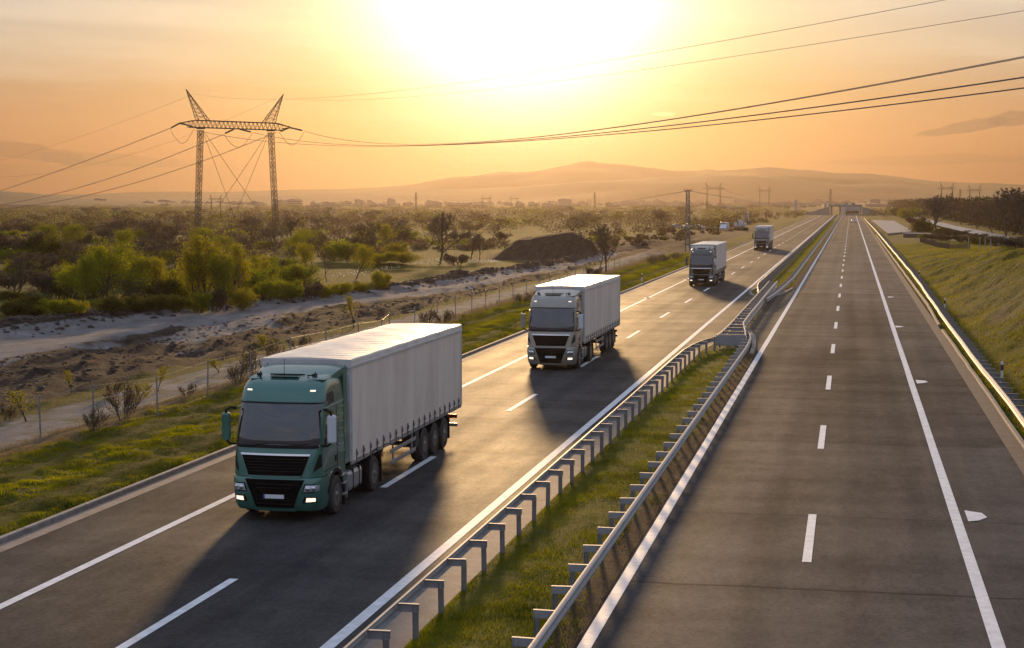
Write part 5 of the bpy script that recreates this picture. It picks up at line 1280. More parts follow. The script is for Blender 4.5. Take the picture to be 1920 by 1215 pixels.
def put(key, x, y, h, w_, label, group=None, rz=None, z=None):
    e = P[key]; src = e[0]
    o = src if not e[1] else copy_tree(src); e[1] = True
    o.location = (x, y, (gz(x, y) if z is None else z)-.05); sh = h/src['_h']; sw = w_/src['_w']
    o.scale = (sw, sw, sh); o.rotation_euler = (0, 0, random.uniform(0, 6.28) if rz is None else rz)
    tag(o, label, NM[key][1], group); return o
def plant(key, px, base, top, wpx, label, group=None, zb_=None):
    q = hit(px, base); z = gz(q.x, q.y); D = q.dot(FH)
    ztop = H+(HY-top)/F*D; return put(key, q.x, q.y, max(.4, ztop-z), wpx*D/F, label, group)
random.seed(99)
# --- named ones, left to right
plant('darkleafy', 186, 575, 442, 118, 'dark leafy tree with two black trunks, largest near tree on the left')
plant('darkleafy', 138, 572, 486, 95, 'low dark tree leaning left of the two-trunked dark tree')
plant('leafy', 216, 566, 452, 75, 'bright green tree just right of the two-trunked dark tree')
plant('leafy', 272, 562, 452, 85, 'spreading yellow-green tree with thin dark trunk, between the dark tree and the bare shrub')
plant('leafy', 244, 566, 468, 72, 'green tree filling the gap right of the two-trunked tree')
plant('leafy2', 304, 566, 476, 60, 'yellow-green young tree left of the bare shrub-like tree')
plant('tall', 362, 580, 462, 56, 'slender green tree at the left side of the tallest one')
plant('leafy', 398, 585, 470, 70, 'low spreading green tree in front of the tall clump')
plant('leafy', 160, 578, 462, 80, 'feathery green tree in front of the low dark one')
plant('leafy2', 545, 545, 492, 44, 'small golden tree rising from the hedge left of the cone')
plant('bare2', 330, 545, 470, 52, 'upright bare brown shrub-like tree standing left of the tall green clump')
plant('tall', 384, 585, 428, 78, 'tallest bright green tree in front of the left pylon leg')
plant('tall', 416, 580, 452, 58, 'slender green tree right of the tallest one')
plant('tall', 437, 572, 447, 60, 'second tall green tree, its top level with the base of the pylon')
plant('bare2', 425, 582, 468, 62, 'brown bare tree mixed between the tall green ones')
plant('leafy2', 462, 566, 482, 52, 'small yellow-green tree at the right end of the tall clump')
plant('leafy2', 508, 530, 484, 34, 'small round yellowish tree between the clump and the bright cone')
plant('bare2', 529, 525, 482, 28, 'small grey bare tree beside the round yellowish one')
plant('leafy2', 574, 524, 450, 52, 'bright yellow-green cone-shaped tree above the hedge')
plant('bare', 613, 528, 464, 44, 'olive half-bare tree with a forked dark trunk right of the bright cone')
plant('leafy2', 668, 523, 455, 58, 'round golden tree with a short trunk standing alone')
plant('leafy2', 736, 470, 416, 54, 'pointed golden poplar-like tree farther back')
plant('bare', 688, 462, 417, 54, 'reddish bare tree left of the golden poplar')
plant('bare3', 825, 494, 394, 88, 'large bare spreading tree in the glow, left of the soil heap')
plant('bare3', 882, 489, 432, 46, 'small bare tree in the glow at the left foot of the soil heap')
plant('bare3', 899, 487, 436, 36, 'smaller bare tree touching the left foot of the soil heap')
plant('bare3', 1136, 512, 412, 66, 'tall brown bare tree at the right end of the soil heap by the verge')
plant('bare', 1122, 508, 440, 50, 'brown twiggy bush-tree leaning on the tall bare one by the verge')
plant('bare2', 478, 470, 401, 72, 'wide reddish bare tree left of the right pylon leg')
plant('bare2', 545, 478, 400, 78, 'wide reddish bare tree right of the right pylon leg')
plant('bare2', 515, 482, 425, 60, 'bare tree standing in front of the right pylon leg')
plant('bare', 455, 505, 440, 60, 'tangled brown tree behind the tall green clump')
plant('bare2', 212, 462, 411, 58, 'dark rounded bare tree standing alone at the field edge on the left')
plant('bare', 1248, 437, 390, 44, 'round bare tree with slim trunk, left of the lattice pole')
plant('bare3', 1745, 436, 361, 92, 'large bare tree with wide crown by the lay-by on the right')
plant('bare3', 1757, 438, 366, 74, 'second bare trunk grown close to the large bare tree on the right')
plant('bushd', 1728, 438, 408, 42, 'low dark green bush at the foot of the large bare tree')
# --- bushes and hedges
for px, b_, t_, w_, k, lb in ((30, 594, 560, 55, 'bushd', 'dark box-like bush nearest the left edge'), (66, 592, 562, 50, 'bushd', 'dark box-like bush second from the left edge'), (24, 562, 543, 58, 'bushd', 'low dark hedge bush behind the box-like ones'),
        (108, 590, 553, 58, 'bush', 'mid green bush left of the dark tree'), (145, 588, 556, 48, 'bushy', 'yellow-green bush under the dark tree'), (212, 586, 548, 50, 'bushd', 'dark hedge bush right below the two black trunks'), (250, 586, 548, 52, 'bushd', 'dark hedge bush, second from the trunks'), (292, 586, 547, 54, 'bushd', 'dark hedge bush, third from the trunks'), (330, 585, 548, 46, 'bushd', 'dark hedge bush, last before the tall clump'),
        (372, 588, 540, 44, 'bush', 'green bush at the foot of the tall clump, left one'), (404, 588, 535, 44, 'bushb', 'brown twiggy bush at the foot of the tall clump'), (450, 584, 528, 48, 'bushy', 'yellow-green bush at the foot of the tall clump, right one'),
        (500, 566, 518, 56, 'bush', 'rounded hedge bush right of the tall clump, first'), (540, 565, 518, 56, 'bush', 'rounded hedge bush right of the tall clump, second'), (580, 562, 522, 54, 'bushb', 'brownish hedge bush under the bright cone tree'), (612, 560, 526, 46, 'bushy', 'hedge bush under the forked tree'),
        (642, 552, 524, 46, 'bushy', 'low golden bush under the round golden tree'), (680, 548, 524, 42, 'bushy', 'low golden bush right of the round golden tree'), (714, 543, 500, 44, 'bushy', 'taller golden bush ending the hedge near the soil bank'),
        (716, 497, 468, 50, 'bushy', 'wide golden bush below the poplar, left'), (752, 496, 466, 54, 'bushy', 'wide golden bush below the poplar, right'), (856, 498, 473, 48, 'bushb', 'round brown bush beside the large bare tree'),
        (30, 505, 428, 85, 'bushb', 'dark brown thicket at the left edge'), (88, 505, 432, 80, 'bushd', 'dark thicket second from the left edge'), (60, 520, 470, 90, 'bushb', 'brown scrub in front of the left thickets'), (25, 545, 505, 60, 'bushb', 'pale bare scrub left of the small bare tree'), (80, 545, 505, 62, 'bushb', 'pale bare scrub in the middle of the left meadow'), (120, 542, 500, 50, 'bushb', 'pale bare scrub next to the low dark tree'),
        (240, 500, 458, 50, 'bushb', 'brown thicket behind the spreading tree'), (295, 505, 462, 60, 'bush', 'green thicket behind the bare shrub'), (345, 500, 455, 56, 'bushb', 'brown thicket left of the pylon foot')):
    plant(k, px, b_, t_, w_, lb, 'bushes between the meadow and the soil strip')
# --- weeds along the fence and the track
rw = random.Random(4)
for i, (px, b_, t_, w_, k, lb) in enumerate(((50, 792, 728, 60, 'sapling', 'leafy weed clump by the track at the left edge'), (15, 790, 745, 50, 'weed', 'dry weed at the very left edge of the track'), (135, 742, 690, 26, 'sapling', 'small leafy shoot on the churned soil'), (178, 812, 755, 52, 'weed', 'tangled dry shrub wrapped round the second fence post'),
        (232, 790, 700, 62, 'weed', 'dry shrub right of the second fence post'), (250, 775, 715, 60, 'sapling', 'green weed clump behind the dry shrub'), (296, 735, 682, 30, 'sapling', 'yellow weed standing on the soil bank'), (215, 745, 705, 40, 'weed', 'low dry weed on the soil bank'), (352, 745, 712, 36, 'weed', 'small dry weed before the fourth fence post'),
        (445, 725, 665, 50, 'weed', 'brown dry shrub beside the green cab'), (480, 705, 640, 60, 'weed', 'tall dry reeds above the green cab, left'), (520, 690, 630, 60, 'weed', 'tall dry reeds above the green cab, right'), (410, 700, 668, 46, 'sapling', 'yellowish weeds behind the fourth fence post'), (500, 668, 622, 50, 'sapling', 'golden weed clump above the trailer front'), (560, 655, 622, 50, 'weed', 'dry weeds over the trailer roof'),
        (663, 614, 548, 40, 'sapling', 'lone thin sapling on the soil strip'), (800, 612, 572, 40, 'weed', 'bare brown shrub left of the fence line'), (832, 610, 574, 40, 'weed', 'bare brown shrub at the fence, behind the first trailer'), (862, 606, 586, 30, 'sapling', 'yellow weed by the fence behind the first trailer'), (978, 568, 546, 34, 'weed', 'reddish shrub left of the second cab'), (1000, 562, 540, 26, 'weed', 'reddish shrub against the second cab'),
        (1112, 520, 498, 30, 'bushb', 'brown bush at the foot of the tall bare tree'), (1225, 497, 474, 28, 'weed', 'low brown shrub beside the fence before the third lorry'), (1245, 492, 472, 30, 'weed', 'second brown shrub before the third lorry'), (1268, 487, 470, 26, 'weed', 'third brown shrub before the third lorry'))):
    plant(k, px, b_, t_, w_, lb, 'weeds along the dirt track')
# --- middle distance: individuals scattered over the plain
kinds = ['bushb', 'bare2', 'bushb', 'bushb', 'bush', 'bushb', 'bare2', 'bare', 'bushy']
DESC = {'bare': 'bare brown tree', 'bare2': 'reddish bare tree', 'bare3': 'thin bare tree', 'bushb': 'brown bare bush', 'bush': 'green bush', 'bushy': 'yellow-green bush', 'bushd': 'dark bush', 'leafy': 'green tree', 'leafy2': 'golden tree'}
cnt = 0
for i in range(150):
    py = 402+rw.random()**1.5*62; px = rw.uniform(-40, 1330)
    q = ground(px, py)
    if q.x > -50 or (q.y < 330 and q.x > -75): continue
    k = rw.choice(kinds); h = rw.uniform(2.5, 5.5) if 'b' == k[0] and 'bush' not in k else rw.uniform(1.5, 3.2)
    put(k, q.x, q.y, h, h*rw.uniform(1.2, 2.4), DESC[k]+' scattered on the hazy plain left of the motorway', 'scattered %ss of the plain' % DESC[k], z=gz(q.x, q.y)); cnt += 1
for i in range(46):   # the dark wood on the right, its near edge as single trees
    y = rw.uniform(215, 520); x = rw.uniform(36, 52); k = rw.choice(['bare3', 'bare', 'bare3', 'bare2', 'bushd'])
    if x/y > .15: continue
    put(k, x, y, rw.uniform(6.5, 9.5) if k != 'bushd' else 4, rw.uniform(7, 10), DESC[k]+' at the edge of the dark wood on the right', 'edge %ss of the right wood' % DESC[k])
for px, b_, t_, w_, k, lb in ((1888, 448, 350, 70, 'bare3', 'tall bare tree standing above the wood at the right edge'), (1920, 452, 352, 76, 'bare3', 'tall bare tree cut by the right edge of the view'), (1862, 440, 372, 50, 'bare', 'bare tree left of the tall ones at the right edge'), (1850, 458, 440, 60, 'bushb', 'brown shrub behind the pale fence posts, left'), (1900, 466, 442, 60, 'bushb', 'brown shrub behind the pale fence posts, right'), (1787, 444, 430, 50, 'bushb', 'brown shrub behind the reed fence'), (1830, 452, 436, 46, 'bushb', 'brown shrub right of the reed fence'),
        (1752, 450, 436, 36, 'bushb', 'brown scrub right behind the left end of the reed fence'), (1772, 453, 437, 40, 'bushb', 'taller brown scrub behind the middle of the reed fence'), (1806, 456, 438, 40, 'bushb', 'brown scrub behind the right end of the reed fence'), (1838, 459, 441, 40, 'bushd', 'dark scrub at the first pale fence posts'), (1872, 461, 440, 44, 'bushb', 'brown scrub between the middle pale fence posts'), (1912, 463, 441, 44, 'bushd', 'dark scrub at the last pale fence posts'), (1735, 447, 437, 26, 'bush', 'small green bush left of the reed fence'),
        (1705, 412, 388, 44, 'bush', 'green shrub by the side road bend'), (1680, 405, 388, 30, 'bushd', 'dark shrub left of the side road bend'), (1718, 424, 404, 36, 'bushb', 'brown shrub right of the lay-by'), (1768, 440, 425, 40, 'bushd', 'dark low shrub right of the large bare tree')):
    q = hit(px, b_); D = q.dot(FH); put(k, q.x, q.y, H+(HY-t_)/F*D-gz(q.x, q.y), w_*D/F, lb, 'trees and shrubs on the right')
# --- scrub between the soil strip and the plain, each bush by itself
kk = 0
while kk < 85:
    px = rw.uniform(-30, 800); py = rw.uniform(452, 590); q = ground(px, py)
    xb_ = float(np.interp(q.y, XB_S, XB_X))
    if q.x > xb_-4.5 or (620 < px < 800 and 492 < py < 540): continue
    k = rw.choice(['bush', 'bushb', 'bushb', 'bush', 'bushy' if px > 300 else 'bushd', 'leafy' if py < 520 else 'bush', 'bare'] )
    h = rw.uniform(1.6, 3.4) if 'bush' in k else rw.uniform(3.5, 5.5); wid = h*rw.uniform(1.0, 1.7)
    if py > 560: h *= .6
    put(k, q.x, q.y, h, wid, DESC[k]+' in the scrub between the worked soil and the plain', 'scrub %ss behind the soil strip' % DESC[k]); kk += 1
# --- far woods that read as one mass
def woods(name, fn, n, label, mats, seed, leafs=110, sz=1.0):
    rs = np.random.RandomState(seed); V = []; Fs = []; mi = []; off = 0; pts = fn(rs, n)
    for (x, y, h, w_, m) in pts:
        k = leafs; c = rs.normal(size=(k, 3)); c /= np.linalg.norm(c, axis=1, keepdims=True); c *= (rs.rand(k, 1)**.4)
        c[:, 2] = (c[:, 2]*.5+.5); c = c*np.array([w_/2, w_/2, h])+np.array([x, y, gz(x, y)]); c[:, :2] += rs.normal(size=(k, 2))*w_*.06
        LV, LF = leaf_mesh(rs, c, sz*max(.5, h*.13)); V.append(LV); Fs.append(LF+off); mi += [m]*len(LF); off += len(LV)
    o = np_mesh(name, np.concatenate(V), np.concatenate(Fs), mats, mi=mi); tag(o, label, None, None, 'stuff'); return o
def fn_left(rs, n):
    out = []
    for i in range(n):
        Dd = 430*(7.5)**(rs.rand()**.85); px = rs.uniform(-120, 1530); p = at_depth(px, 0, Dd)
        if p.x > -48-.0*p.y: continue
        if rs.rand() < .35 and fbm(np.array([p.x*.01]), np.array([p.y*.004]), 3)[0] < .5: continue
        h = rs.uniform(2.0, 6.0); out.append((p.x, p.y, h, h*rs.uniform(1.2, 2.6)+Dd*.003, rs.choice([0, 0, 0, 1, 1, 2, 3])))
    return out
woods('woodland', fn_left, 3000, 'brownish scrub woodland covering the plain to the town', [L_bud, L_wine, L_dark, L_green], 5, 150, .55)
def fn_right(rs, n):
    out = []
    for i in range(n):
        y = 240*(8)**rs.rand(); x = 37+rs.rand()**1.5*40+rs.rand()*6
        h = rs.uniform(4.5, 10.5)*(1.1 if y < 450 else 1); out.append((x, y, h, h*rs.uniform(.9, 1.4), rs.choice([0, 1, 2, 2])))
    return out
woods('woodland', fn_right, 900, 'dark leafless wood along the right horizon', [leafm('dark_twigs', (.055, .038, .026), (.032, .022, .016), .2), leafm('brown_twigs', (.075, .045, .03), (.04, .026, .018), .2), leafm('dull_leaves', (.05, .052, .012), (.025, .028, .008), .3)], 6, 260, .6)
def fn_mid(rs, n):
    out = []
    for i in range(n):
        y = rs.uniform(700, 1100); x = rs.uniform(11, 90) if rs.rand() < .6 else rs.uniform(-60, -24)
        h = rs.uniform(2.5, 6.5) if x > 0 else rs.uniform(1.5, 4); out.append((x, y, h, h*1.5, rs.choice([0, 1, 2])))
    return out
woods('woodland', fn_mid, 130, 'bushes crowding both sides of the road near the overpass', [L_bud, L_wine, L_dark], 8, 110, .8)
def fn_verge(rs, n):
    out = []
    for i in range(n):
        y = rs.uniform(270, 720); x = rs.uniform(-50, -30)-rs.rand()*6; h = rs.uniform(1.2, 3.2)
        if y < 480 and x > -45: h *= .4
        out.append((x, y, h, h*1.8, rs.choice([0, 1, 2])))
    return out
def fn_meadow(rs, n):
    out = []
    for i in range(n):
        Dd = rs.uniform(225, 520); px = rs.uniform(-80, 1180); p = at_depth(px, HY, Dd)
        if p.x > -46 or (p.x > -75 and p.y < 262): continue
        if fbm(np.array([p.x*.03]), np.array([p.y*.02]), 3)[0] < .46: continue
        h = rs.uniform(.5, 1.9); out.append((p.x, p.y, h, h*rs.uniform(1.6, 4), rs.choice([0, 0, 1, 2, 3])))
    return out
woods('scrub', fn_meadow, 1500, 'low brown and golden scrub covering the meadow behind the hedge', [L_bud, L_dry, L_wine, L_green], 19, 60, .9)
woods('scrub', fn_verge, 150, 'brown scrub behind the far left verge', [L_bud, L_wine, L_dark], 9, 60)

# --- grass blades
G_lush = mat('grass_blades', (.35, .34, .004), .8, spec=.12, noise=(.035, .055, .003), nscale=.45, trans=.6)
G_dry = mat('dry_grass_blades', (.30, .23, .11), .8, spec=.2, noise=(.19, .14, .07), nscale=.8, trans=.45)
G_bank = mat('bank_grass_blades', (.46, .39, .005), .8, spec=.12, noise=(.035, .062, .003), nscale=.10, trans=.6)  # sunlit and shaded patches of the slope put into the blade colour
def grass(name, X, Y, hmin, hmax, wd, m, label, seed, lean=.35, zoff=0.0, zf=None):
    rs = np.random.RandomState(seed); n = len(X); Z = (zf or land)(X, Y)+zoff; h = hmin+(hmax-hmin)*rs.rand(n)**1.6
    h *= .2+1.7*fbm(X*1.1, Y*.9, 3)**1.4; a = rs.rand(n)*6.283; b = rs.rand(n)*6.283
    dx, dy = np.cos(a)*wd/2, np.sin(a)*wd/2; l = h*lean*(.3+rs.rand(n)*1.2)
    V = np.stack([np.stack([X-dx, Y-dy, Z-.02], -1), np.stack([X+dx, Y+dy, Z-.02], -1), np.stack([X+np.cos(b)*l, Y+np.sin(b)*l, Z+h], -1)], 1).reshape(-1, 3)
    o = np_mesh(name, V, (np.arange(n)*3)[:, None]+np.array([[0, 1, 2]]), [m]); tag(o, label, None, None, 'stuff'); return o
def scatter(n, x0, x1, y0, y1, seed, p=1.0, f=None):
    """density falls with distance."""
    rs = np.random.RandomState(seed); t = rs.rand(n); Y = y0*(y1/y0)**(t**p); X = x0+(x1-x0)*rs.rand(n)
    if f is not None: k = f(X, Y, rs); X, Y = X[k], Y[k]
    return X, Y
X, Y = scatter(190000, -26.6, -20.2, 28, 260, 1); grass('grass', X, Y, .06, .32, .026, G_lush, 'lush green grass on the left verge', 1)
X, Y = scatter(26000, -28.0, -25.8, 45, 240, 2); grass('dry_grass', X, Y, .15, .65, .018, G_dry, 'pale dry grass along the wire fence', 2, .3)
X, Y = scatter(9000, -36.0, -31.2, 55, 260, 12, 1, lambda X, Y, rs: fbm(X*.35, Y*.12, 3) > .52); grass('dry_grass', X, Y, .10, .5, .022, G_dry, 'tufts of dry and green grass on the worked soil beyond the track', 12, .4)
def med(X, Y): return .035+.07*(fbm(X*1.1, Y*.8, 4)-.5)+.10*np.sin(np.clip((X+8.0)/2.9, 0, 1)*math.pi)
X, Y = scatter(100000, -7.95, -5.35, 22, 92, 3, 1, lambda X, Y, rs: (rs.rand(len(X)) < .25+1.6*sst(.36, .6, fbm(X*1.2, Y*.6, 3))) & (X < -5.65+.5*fbm(X*0, Y*.5, 2))); grass('grass', X, Y, .03, .12, .016, G_lush, 'short green grass of the near median', 3, .5, 0, med)
X, Y = scatter(42000, -7.9, -5.5, 161, 700, 4); grass('grass', X, Y, .05, .14, .05, G_lush, 'green grass of the far median', 4, .5, 0, med)
X, Y = scatter(9000, -5.7, -5.0, 22, 92, 15, 1, lambda X, Y, rs: fbm(X*.8, Y*.35, 3) > .53); grass('grass', X, Y, .03, .12, .016, G_lush, 'green tufts creeping onto the bare strip by the median rail', 15, .5, 0, med)
X, Y = scatter(9000, -5.6, -4.93, 24, 92, 5); grass('dry_grass', X, Y, .03, .10, .014, G_dry, 'withered grass on the bare strip under the right median rail', 5, .6, 0, med)
def bankf(X, Y, rs):
    n = fbm(X*.22, Y*.10, 4); bare = np.exp(-(((X-10.5)/2.6)**2+((Y-118)/26)**2))*sst(.35, .55, n); return (rs.rand(len(X)) > bare*.9) & (X/Y < .13)
X, Y = scatter(230000, 6.0, 26, 52, 330, 6, 1.0, bankf); grass('grass', X, Y, .06, .26, .035, G_bank, 'green grass covering the bank on the right', 6, .45)
rs_ = np.random.RandomState(3)
pts = [ground(px, py) for px, py in [(rs_.uniform(600, 770), 0) for _ in range(0)]]
# white wild flowers catching the light in the meadow
fl = []
for i in range(420):
    if rs_.rand() < .45: px = rs_.uniform(740, 900); py = 498-(px-740)*.05+rs_.normal()*3.0
    elif rs_.rand() < .5: px = rs_.uniform(880, 935); py = 494-(px-880)*.03+rs_.normal()*1.2
    else: px = rs_.uniform(620, 760); py = 522-(px-620)*.14+rs_.normal()*3
    q = ground(px, py); fl.append((q.x, q.y, gz(q.x, q.y)+.35))
LV, LF = leaf_mesh(rs_, np.array(fl), .13); tag(np_mesh('wild_flowers', LV, LF, [mat('white_petals', (.8, .76, .66), .6, trans=.4)]), 'white wild flowers sprinkled over the meadow in the glow', None, None, 'stuff')
# clods and stones on the worked soil
def clods(n, fx, seed, label, m, s0, s1):
    rs = np.random.RandomState(seed); V = []; Fs = []; off = 0
    base = np.array([(1, 0, 0), (0, 1, 0), (-1, 0, 0), (0, -1, 0), (0, 0, .8), (.6, .6, .5), (-.6, .6, .5), (-.6, -.6, .5), (.6, -.6, .5)]); Fb = np.array([(0, 5, 8), (5, 0, 1), (5, 1, 6), (6, 1, 2), (6, 2, 7), (7, 2, 3), (7, 3, 8), (8, 3, 0), (4, 8, 5), (4, 5, 6), (4, 6, 7), (4, 7, 8)])
    X, Y = fx(rs, n); s = s0+(s1-s0)*rs.rand(len(X))**3
    P3 = base[None]*(s[:, None, None])*(.7+.6*rs.rand(len(X), 9, 3)); P3[:, :, 2] *= .7; P3 += np.stack([X, Y, land(X, Y)-.02], -1)[:, None]
    o = np_mesh('soil_clods', P3.reshape(-1, 3), ((np.arange(len(X))*9)[:, None, None]+Fb[None]).reshape(-1, 3), [m]); tag(o, label, None, None, 'stuff')
def f1(rs, n): 
    Y = 60*(4.5)**rs.rand(n); X = np.interp(Y, XP_S, XP_X)+1+rs.rand(n)**.8*9-rs.rand(n)*2; k = X < -32.5; return X[k], Y[k]
clods(5200, f1, 3, 'brown soil clods strewn over the churned strip', mat('clod_soil', (.085, .06, .045), .95, noise=(.04, .03, .022), nscale=1), .03, .20)
def f2(rs, n): 
    Y = 80*(3.2)**rs.rand(n); X = np.interp(Y, XB_S, XB_X)+rs.normal(size=n)*1.1; return X, Y
clods(4200, f2, 4, 'dark clods forming the low soil bank behind the pale track', mat('dark_clod_soil', (.065, .045, .033), .95, noise=(.035, .025, .02), nscale=1), .06, .34)
# ================================================================ skyline, overpass, walls
M_bld = [mat('render_pale', (.34, .31, .28), .8, noise=(.26, .24, .22), nscale=.3), mat('render_grey', (.24, .23, .23), .8, noise=(.18, .17, .17), nscale=.3), mat('render_white', (.50, .49, .48), .7, noise=(.40, .39, .38), nscale=.3)]
M_win = mat('window_glass_dark', (.05, .05, .055), .2); M_rf = mat('roof_sheet', (.16, .13, .12), .7)
def building(px0, px1, top, D, label, style=0, m=0, group='buildings of the hazy town'):
    a, b = at_depth(px0, HY, D), at_depth(px1, HY, D); wd = (b-a).length; h = H+(HY-top)/F*D; c = (a+b)/2; dp = max(12, min(wd*.5, 40)); z0 = -1.5
    r = empty('building', (c.x, c.y, 0), PSI, label, 'building', group)
    mb = MB(); hh = h*(.86 if style in (1, 2) else 1.0)
    mb.box((0, dp/2, (hh+z0)/2), (wd, dp, hh-z0)); 
    mb.box((0, dp/2, hh+.15), (wd+.8, dp+.8, .5))
    if style == 1: mb.box((-wd*.12, dp/2, hh+(h-hh)/2+.2), (wd*.34, dp*.6, h-hh)); mb.box((wd*.28, dp/2, hh+(h-hh)*.3), (wd*.16, dp*.5, (h-hh)*.6))
    if style == 2: mb.prism([(-wd/2, hh), (wd/2, hh), (wd*.3, h), (-wd*.3, h)], 'y', 0, dp)
    mb.build('walls', M_bld[m], r)
    fl = max(1, min(7, int(hh/3.2)))
    for f in range(fl):
        mb = MB(); mb.box((0, -.02, 1.6+f*(hh-1)/fl), (wd*.88, .12, 1.4)); mb.build('window_band', M_win, r)
    for x, z in ((wd*.2, h), (-wd*.3, hh)):
        mb = MB(); mb.box((x, dp/2, z+.6), (1.8, 1.8, 1.6)); mb.build('chimney', M_rf, r)
    return r
B_ = [(300, 316, 382, 2300, 1, 0, 'small hazy block left of the big pylon'), (338, 356, 382, 2500, 0, 1, 'low hazy block just left of the pylon leg'), (433, 455, 378, 2500, 1, 0, 'hazy apartment block between the pylon legs, left'), (462, 486, 379, 2500, 1, 1, 'hazy apartment block between the pylon legs, right'), (538, 566, 373, 2600, 1, 0, 'tallest hazy apartment block, right of the pylon'),
      (570, 615, 387, 2300, 0, 2, 'long low hazy hall right of the tallest block'), (626, 640, 385, 2600, 0, 1, 'low block left of the slim tower in the glow'), (649, 659, 378.5, 2700, 0, 0, 'slim square tower block in the golden haze'), (690, 720, 387, 2500, 0, 1, 'low hazy block right of the slim square tower'), (755, 775, 380, 2700, 1, 1, 'stepped block behind the lattice tower in the glow'), (800, 828, 386, 2400, 0, 1, 'low hall in the golden haze'),
      (838, 882, 380, 2500, 1, 1, 'wide factory block under the sun'), (884, 912, 386, 2400, 0, 0, 'low block next to the wide factory'), (1074, 1092, 387, 2500, 0, 0, 'small low block right of the glow'), (1136, 1164, 384, 2400, 0, 1, 'flat block right of the glow'), (1207, 1236, 381, 2400, 1, 0, 'stepped apartment block above the round bare tree'), (1252, 1300, 388, 1900, 2, 1, 'low pitched roofs behind the lattice pole'), (1326, 1364, 385.5, 1700, 0, 1, 'long grey hall below the horned pylon'),
      (1368, 1400, 388, 1500, 0, 2, 'white flat warehouse right of the horned pylon'), (1404, 1430, 384, 2200, 2, 1, 'roofs left of the portal pylon by the fourth lorry'), (1445, 1468, 381, 2400, 0, 0, 'flat pale blocks right of that portal pylon'), (1472, 1482, 384, 2000, 0, 1, 'grey block left of the white water tower'), (1500, 1512, 382, 2100, 0, 0, 'pale block right of the white water tower'), (1516, 1532, 380, 2300, 1, 0, 'hazy apartment block left of the silos'), (1626, 1660, 382, 2300, 2, 1, 'hazy roofs right of the overpass'), (1668, 1700, 383, 2400, 1, 1, 'hazy low houses farther right of the overpass')]
for a, b, t, D, st, m, lb in B_: building(a, b, t, D, lb, st, m)
# low town strip: many more small houses that read as one mass
rs = np.random.RandomState(21); mb = MB()
for i in range(260):
    Dd = rs.uniform(2500, 3900); px = rs.uniform(20, 1750); p = at_depth(px, HY, Dd); h = rs.uniform(3, 7)*(1.7 if rs.rand() < .12 else 1); w_ = rs.uniform(8, 20)
    mb.box((p.x, p.y, h/2-1), (w_, 10, h+2)); mb.prism([(p.x-w_/2-.5, h), (p.x+w_/2+.5, h), (p.x, h+rs.uniform(1, 3))], 'y', p.y-5.2, p.y+5.2)
tag(mb.build('town', M_bld[1], fix=False), 'hazy sprawl of small town houses along the foot of the hills', None, None, 'stuff')
# dark tree-like tower on the left, water tower, silos
q = at_depth(217, 405, 900); r = empty('brick_tower', (q.x, q.y, -1), PSI, 'lone dark slab-like tower above the scrub on the left', 'tower'); hh = H+(HY-391)/F*900+1
mb = MB(); mb.box((0, 0, hh/2), (3.6, 3.6, hh), 0, .94); mb.box((0, 0, hh+.2), (4.0, 4.0, .5)); mb.build('walls', M_rf, r)
for z in (2.0, 3.4): mb = MB(); mb.box((0, -1.8, z), (.9, .1, .8)); mb.build('window', M_win, r)
def silo(px, top, wpx, D, label, cap=True):
    q = at_depth(px, HY, D); h = H+(HY-top)/F*D; rr = wpx*D/F/2; r = empty('silo', (q.x, q.y, 0), 0, label, 'silo', 'white silos and water tower near the overpass')
    mb = MB(); mb.lathe([(-1, rr), (h*.84, rr), (h*.86, rr*1.04)], (0, 0, 0), 'z', 16); mb.build('shell', M_bld[2], r, smooth=40)
    mb = MB(); mb.lathe([(h*.86, rr*1.05), (h*.93, rr*.7), (h*.95, rr*.3), (h, rr*.25)], (0, 0, 0), 'z', 16); mb.build('cap', M_rf if cap else M_bld[2], r, smooth=40)
silo(1492.5, 374, 6.5, 1500, 'white water tower with dark cap, left of the overpass'); silo(1548, 377, 4.5, 1300, 'white silo beside the overpass, taller of two', False); silo(1554, 380, 4, 1300, 'white silo beside the overpass, shorter of two', False)
# tower crane
q = at_depth(1325.5, 388, 1500); r = empty('tower_crane', (q.x, q.y, 0), PSI, 'small dark tower crane below the horned pylon', 'crane'); hc = H+(HY-377.5)/F*1500
mb = MB(); lattice(mb, (0, 0, -1), (0, 0, hc), 1.6, 1.4, 8, .16); mb.build('mast', M_steel, r); mb = MB(); lattice(mb, (-6, 0, hc-2), (-.5, 0, hc-2.6), .9, 1, 5, .1); lattice(mb, (0, 0, hc-2.6), (3, 0, hc-2.8), 1, 1, 3, .12); mb.box((3, 0, hc-3.4), (1.4, 1, 1.6)); mb.build('jib', M_steel, r)
# overpass across the motorway
M_oc = mat('overpass_concrete', (.30, .285, .27), .8, noise=(.20, .19, .18), nscale=.3)
r = empty('overpass', (0, 1020, 0), 0, 'low concrete overpass with piers where the right carriageway meets the horizon', 'bridge')
mb = MB(); mb.box((-3, 0, 5.25), (19, 9, .8)); mb.box((-3, -4.4, 5.8), (19.4, .25, .7)); mb.box((-3, 4.4, 5.8), (19.4, .25, .7)); mb.build('deck', M_oc, r, bevel=.05)
for x in (-11.4, -6.4, 5.6):
    mb = MB()
    for y in (-3, 0, 3): mb.bar((x, y, -1), (x, y, 4.9), .5, 10)
    mb.box((x, 0, 4.6), (1.2, 8, .5)); mb.build('pier', M_oc, r)
for s, x in ((-1, -14.5), (1, 8.5)):
    mb = MB(); mb.prism([(x-s*2, -1), (x+s*14, -1), (x+s*14, .2), (x-s*1, 4.8), (x-s*2, 4.8)], 'y', -4.5, 4.5); mb.build('abutment', M_oc, r)
